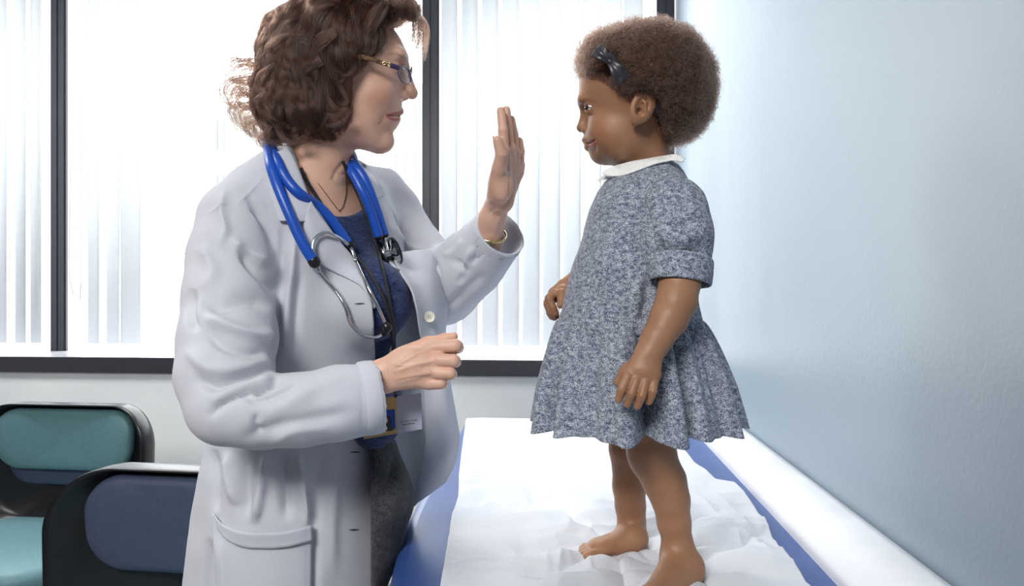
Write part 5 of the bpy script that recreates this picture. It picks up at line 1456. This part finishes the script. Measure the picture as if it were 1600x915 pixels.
# ================================================================== stethoscope
m_tube = mat('blue_tubing', S(24, 76, 172), 0.36, spec=0.5, nscale=20)
m_chrome = mat('chrome', S(200, 202, 206), 0.16, metal=1.0, nscale=5)
m_rub = mat('black_rubber', S(18, 18, 20), 0.35)
sAll = Surf([(cV, cQ), head, trunk, (sV, sQ)])
def over(pts, lift, n=40, it=6):
    """a line laid over the clothes: traced pixels, depth from what lies beneath"""
    q = catmull(pts, n); out = []; D_ = []
    for x, y in q:
        h = sAll.hit(x, y); D_.append(np.linalg.norm(h - CAM) if h is not None else np.nan)
    D_ = np.array(D_); ok = ~np.isnan(D_); D_ = np.interp(np.arange(n), np.arange(n)[ok], D_[ok])
    for _ in range(it):
        p = np.pad(D_, 1, mode='edge'); D_ = np.minimum(D_, (p[:-2] + p[2:]) / 2 * 0.7 + D_ * 0.3)
    for i, (x, y) in enumerate(q):
        d = ray(x, y); d /= np.linalg.norm(d); out.append(CAM + d * (D_[i] - lift))
    return out
stE = empty('stethoscope', over([(500, 330), (501, 331)], 0.01, 2)[0], 'blue stethoscope hung round the neck over the white coat', 'stethoscope')
tr8 = 0.0088
a = over([(421, 240), (424, 262), (437, 298), (456.5, 344), (472, 378), (491, 409)], 0.015)
b_ = over([(431, 242), (440, 267), (461, 297), (495, 321), (521.5, 348), (546, 384)], 0.015)
c_ = over([(549, 250), (571, 283), (587, 325), (600, 366)], 0.017)
d_ = over([(543, 256), (562, 290), (578, 325), (591.5, 369)], 0.015)
back = [P(418, 218, 1.20), P(425, 205, 1.27), P(460, 200, 1.33), P(510, 208, 1.33)]
MB().tube(catmull([*a[::-6], *back, P(545, 235, 1.27), *c_[3::6], c_[-1]], 120), tr8, 14).build('tubing', m_tube, stE)
MB().tube(catmull([*b_[::-6], *[q + np.array([0.012, -0.01, -0.012]) for q in back], P(538, 242, 1.26), *d_[3::6], d_[-1]], 120), tr8, 14).build('tubing', m_tube, stE)
def capat(p0, p1, r, name, m, L=0.012):
    ax = nrm(p1 - p0); return MB().lathe([(r * 0.98, -L * 0.5), (r * 1.06, -L * 0.4), (r * 1.06, L * 0.3), (r * 0.6, L * 0.75), (r * 0.3, L * 0.8)], p1, ax, 20).build(name, m, stE)
capat(a[-3], a[-1], tr8, 'tube_end', m_rub); capat(b_[-3], b_[-1], tr8, 'tube_end', m_rub)
e1 = over([(491, 411), (498, 424), (508, 436), (525, 455), (539, 478), (548, 505), (567, 523), (588, 526), (600, 519)], 0.014, 50, 30)
e2 = over([(547, 386), (556, 408), (571, 440), (590, 478), (603, 508)], 0.012, 40, 20)
MB().tube(e1, 0.0030, 12).build('ear_tube', m_chrome, stE)
MB().tube(e2, 0.0030, 12).build('ear_tube', m_chrome, stE)
ar = over([(500, 426), (491, 400), (489, 382), (496, 369), (510, 364), (530, 372), (548, 388), (556, 408)], 0.018, 40, 20)
G = []
for i, p in enumerate(ar):
    T = nrm(ar[min(i + 1, 39)] - ar[max(i - 1, 0)]); n = nrm(CAM - p); w = nrm(np.cross(T, n))
    G.append([p + w * x * 0.003 for x in (-1, 0, 1)])
o = link('spring_band', sheet(np.array(G)), m_chrome, stE); solidify(o, 0.0012, 0)
for p, dr_ in ((e1[-1], P(612, 506, 1.1) - P(600, 519, 1.1)), (e2[-1], P(606, 519, 1.1) - P(596, 500, 1.1))):
    ax = nrm(dr_); MB().lathe([(0.003, -0.006), (0.0068, -0.002), (0.0080, 0.004), (0.0066, 0.009), (0.0028, 0.012)], p, ax, 20).build('ear_tip', m_rub, stE)
# chest piece
c0 = over([(609, 394), (610, 394.5)], 0.030, 2)[0]; Yc = c0[1]
left = P(596, 401, Yc + 0.004); right = P(616, 391, Yc - 0.004); ax = nrm(right - left + np.array([0, 0.024, 0])); mid = (left + right) / 2
MB().lathe([(0.001, -0.0145), (0.0125, -0.0145), (0.0150, -0.0125), (0.0155, -0.010), (0.0120, -0.007), (0.0062, -0.005), (0.0055, 0.004), (0.0085, 0.007), (0.0200, 0.0090), (0.0240, 0.0125), (0.0240, 0.0155), (0.0215, 0.0165), (0.001, 0.0162)], mid, ax, 40).build('chest_piece', m_chrome, stE)
MB().lathe([(0.0008, -0.0165), (0.0132, -0.0160), (0.0150, -0.0140), (0.0150, -0.0130), (0.001, -0.0130)], mid, ax, 36).build('bell_rim', m_rub, stE)
MB().lathe([(0.0236, 0.0125), (0.0252, 0.0130), (0.0252, 0.0165), (0.0236, 0.0172), (0.0215, 0.0166)], mid, ax, 40).build('diaphragm_rim', m_rub, stE)
tp = (c_[-1] + d_[-1]) / 2
MB().tube([c_[-1], c_[-1] * 0.4 + (mid) * 0.6, mid], 0.0036, 12).build('chest_stem', m_chrome, stE)
capat(c_[-4], c_[-1], tr8 * 0.9, 'tube_end', m_rub, 0.008); capat(d_[-4], d_[-1], tr8 * 0.9, 'tube_end', m_rub, 0.008)

# ================================================================== lanyard and name badge
m_cord = mat('black_cord', S(20, 20, 24), 0.7, nscale=800, c2=S(44, 44, 50))
c1_ = over([(470, 262), (481, 285), (506, 325), (533, 372), (560, 403), (586, 440), (603, 474), (611, 508), (614, 540), (616, 600), (618, 622)], 0.006, 80, 20)
c2_ = over([(536, 252), (541, 264), (560, 306), (579, 355), (593, 401), (604, 447), (611, 485), (616, 516), (616, 540), (619, 600), (621, 622)], 0.006, 80, 20)
bpt = P(618, 640, 1.085)
ldE = empty('badge_lanyard', c1_[30], 'thin black lanyard over the navy sweater', 'lanyard')
MB().tube(c1_[:70], 0.0029, 8).build('cord', m_cord, ldE); MB().tube(c2_[:70], 0.0029, 8).build('cord', m_cord, ldE)
k = (c1_[69] + c2_[69]) / 2; btop = P(618, 618, 1.083)
MB().tube([k, k * 0.5 + btop * 0.5, btop], 0.0030, 8).build('strap_end', m_cord, ldE)
baE = empty('name_badge', bpt, 'tan and grey name badge with a small portrait, hanging below the hand', 'badge')
fb = Frame(618, 648, 1.083, roll=1.0, turn=math.radians(0))
def bq(px, py, l=0.0): return fb.at(px, py, l)
def card(name, cs, m, l, t, parent):
    V_ = [bq(*c, l) for c in cs]; W_ = [bq(*c, l - t) for c in cs]
    return link(name, pyd(V_ + W_, [(0, 1, 2, 3), (7, 6, 5, 4), (0, 4, 5, 1), (1, 5, 6, 2), (2, 6, 7, 3), (3, 7, 4, 0)]), m, parent, smooth=False)
m_tan = mat('badge_tan', S(190, 158, 108), 0.4, nscale=80); m_grey = mat('badge_grey', S(184, 186, 204), 0.35, nscale=60, c2=S(188, 190, 208))
m_bb = mat('portrait_blue', S(34, 70, 168), 0.4); m_clear = m_lens
def yT(x): return 618.6 + (x - 619.5) * -0.122
def yB(x): return 676.8 + (x - 620.5) * -0.175
card('card', [(568, yT(568)), (658, yT(658)), (659.5, yB(659.5)), (568, yB(568))], m_grey, 0.0, 0.0014, baE)
card('tan_field', [(568, yT(568)), (619.7, yT(619.7)), (620.6, yB(620.6)), (568, yB(568))], m_tan, 0.0004, 0.0003, baE)
po = card('portrait', [(589, 641.5), (616.8, 639.0), (617.8, 669.5), (589, 673)], m_bb, 0.0008, 0.0003, baE)
def blob(cx, cy, rx, ry, m, l, name):
    vs = [bq(cx, cy, l)] + [bq(cx + rx * math.cos(t_), cy + ry * math.sin(t_), l) for t_ in np.linspace(0, 2 * math.pi, 24, endpoint=False)]
    o = link(name, pyd(vs, [(0, i + 1, (i + 1) % 24 + 1) for i in range(24)]), m, po); solidify(o, 0.0001, 0); return o
blob(604, 658.5, 7.6, 10.5, mat('printed_brown', S(44, 32, 26), 0.5), 0.0010, 'printed_hair')
blob(602, 656.5, 3.6, 5.2, mat('printed_skin', S(206, 168, 142), 0.5), 0.0012, 'printed_face')
blob(607, 669.8, 8.5, 3.0, mat('printed_dark', S(44, 52, 38), 0.5), 0.0011, 'printed_jacket')
blob(602, 668.6, 3.4, 3.6, mat('printed_white', S(222, 222, 222), 0.5), 0.0013, 'printed_shirt')
def text(s_, px, py, size, parent, name, m, bold=0.0):
    cu = bpy.data.curves.new(name, 'FONT'); cu.body = s_; cu.size = size; cu.extrude = 0.00008; cu.offset = bold; cu.align_x = 'CENTER'
    cu.materials.append(m); o = bpy.data.objects.new(name, cu); COL.objects.link(o)
    xd = nrm(bq(658, yT(658) + 40) - bq(620, yT(620) + 40)); zd = fb.n; yd = np.cross(zd, xd)
    M = Matrix(((xd[0], yd[0], zd[0], 0), (xd[1], yd[1], zd[1], 0), (xd[2], yd[2], zd[2], 0), (0, 0, 0, 1))); M.translation = Vector(T3(bq(px, py, 0.0004)))
    me = bpy.data.meshes.new_from_object(o.evaluated_get(bpy.context.evaluated_depsgraph_get())); bpy.data.objects.remove(o)
    o = bpy.data.objects.new(name, me); COL.objects.link(o)
    o.matrix_world = M; bpy.context.view_layer.update(); o.parent = parent; o.matrix_parent_inverse = parent.matrix_world.inverted(); return o
m_ink = mat('ink', S(60, 62, 74), 0.5); m_ink2 = mat('ink_black', S(22, 22, 28), 0.5)
text('Dr. Mary Smith', 639.5, 658.5, 0.0042, baE, 'name_print', m_ink)
text('GENERAL PRACTICE', 638.5, 662.8, 0.0021, baE, 'name_print', m_ink2, 0.00006)
# thin necklace and bracelet
nk = empty('necklace', P(530, 310, 1.12), 'very thin chain necklace on the throat', 'necklace')
MB().tube(over([(497, 286), (512, 306), (524, 322), (530, 328), (536, 322), (541, 300), (540, 270)], 0.0012, 50, 3), 0.0006, 6).build('chain', mat('fine_chain', S(150, 120, 90), 0.3, metal=1.0), nk)
MB().lathe([(0.0006, -0.0012), (0.0016, 0), (0.0006, 0.0012)], over([(530, 329), (531, 329)], 0.0025, 2)[0], U_, 10).build('pendant', m_gold, nk)
wc = P(768, 366, 1.256); wa = nrm(P(769, 340, 1.238) - P(764, 372, 1.262)); w1 = nrm(np.cross(wa, -F_)); w2 = np.cross(wa, w1)
bE = empty('bracelet', wc, 'gold bracelet on the raised wrist inside the coat cuff', 'bracelet')
G = [[wc + wa * h + (w1 * math.cos(t_) + w2 * math.sin(t_)) * (0.0268 + 0.0003 * k) for t_ in np.linspace(0, 2 * math.pi, 48, endpoint=False)] for k, h in ((0, -.0028), (4, -.001), (4, .001), (0, .0028))]
o = link('band', sheet(np.array(G), True), m_gold, bE); solidify(o, 0.0012, 0)
m2_ = MB().lathe([(0.001, 0), (0.0042, 0.0002), (0.0042, 0.002), (0.001, 0.0026)], wc + nrm(CAM - wc - wa * np.dot(CAM - wc, wa)) * 0.0275, nrm(CAM - wc), 20).build('clasp', m_gold, bE)
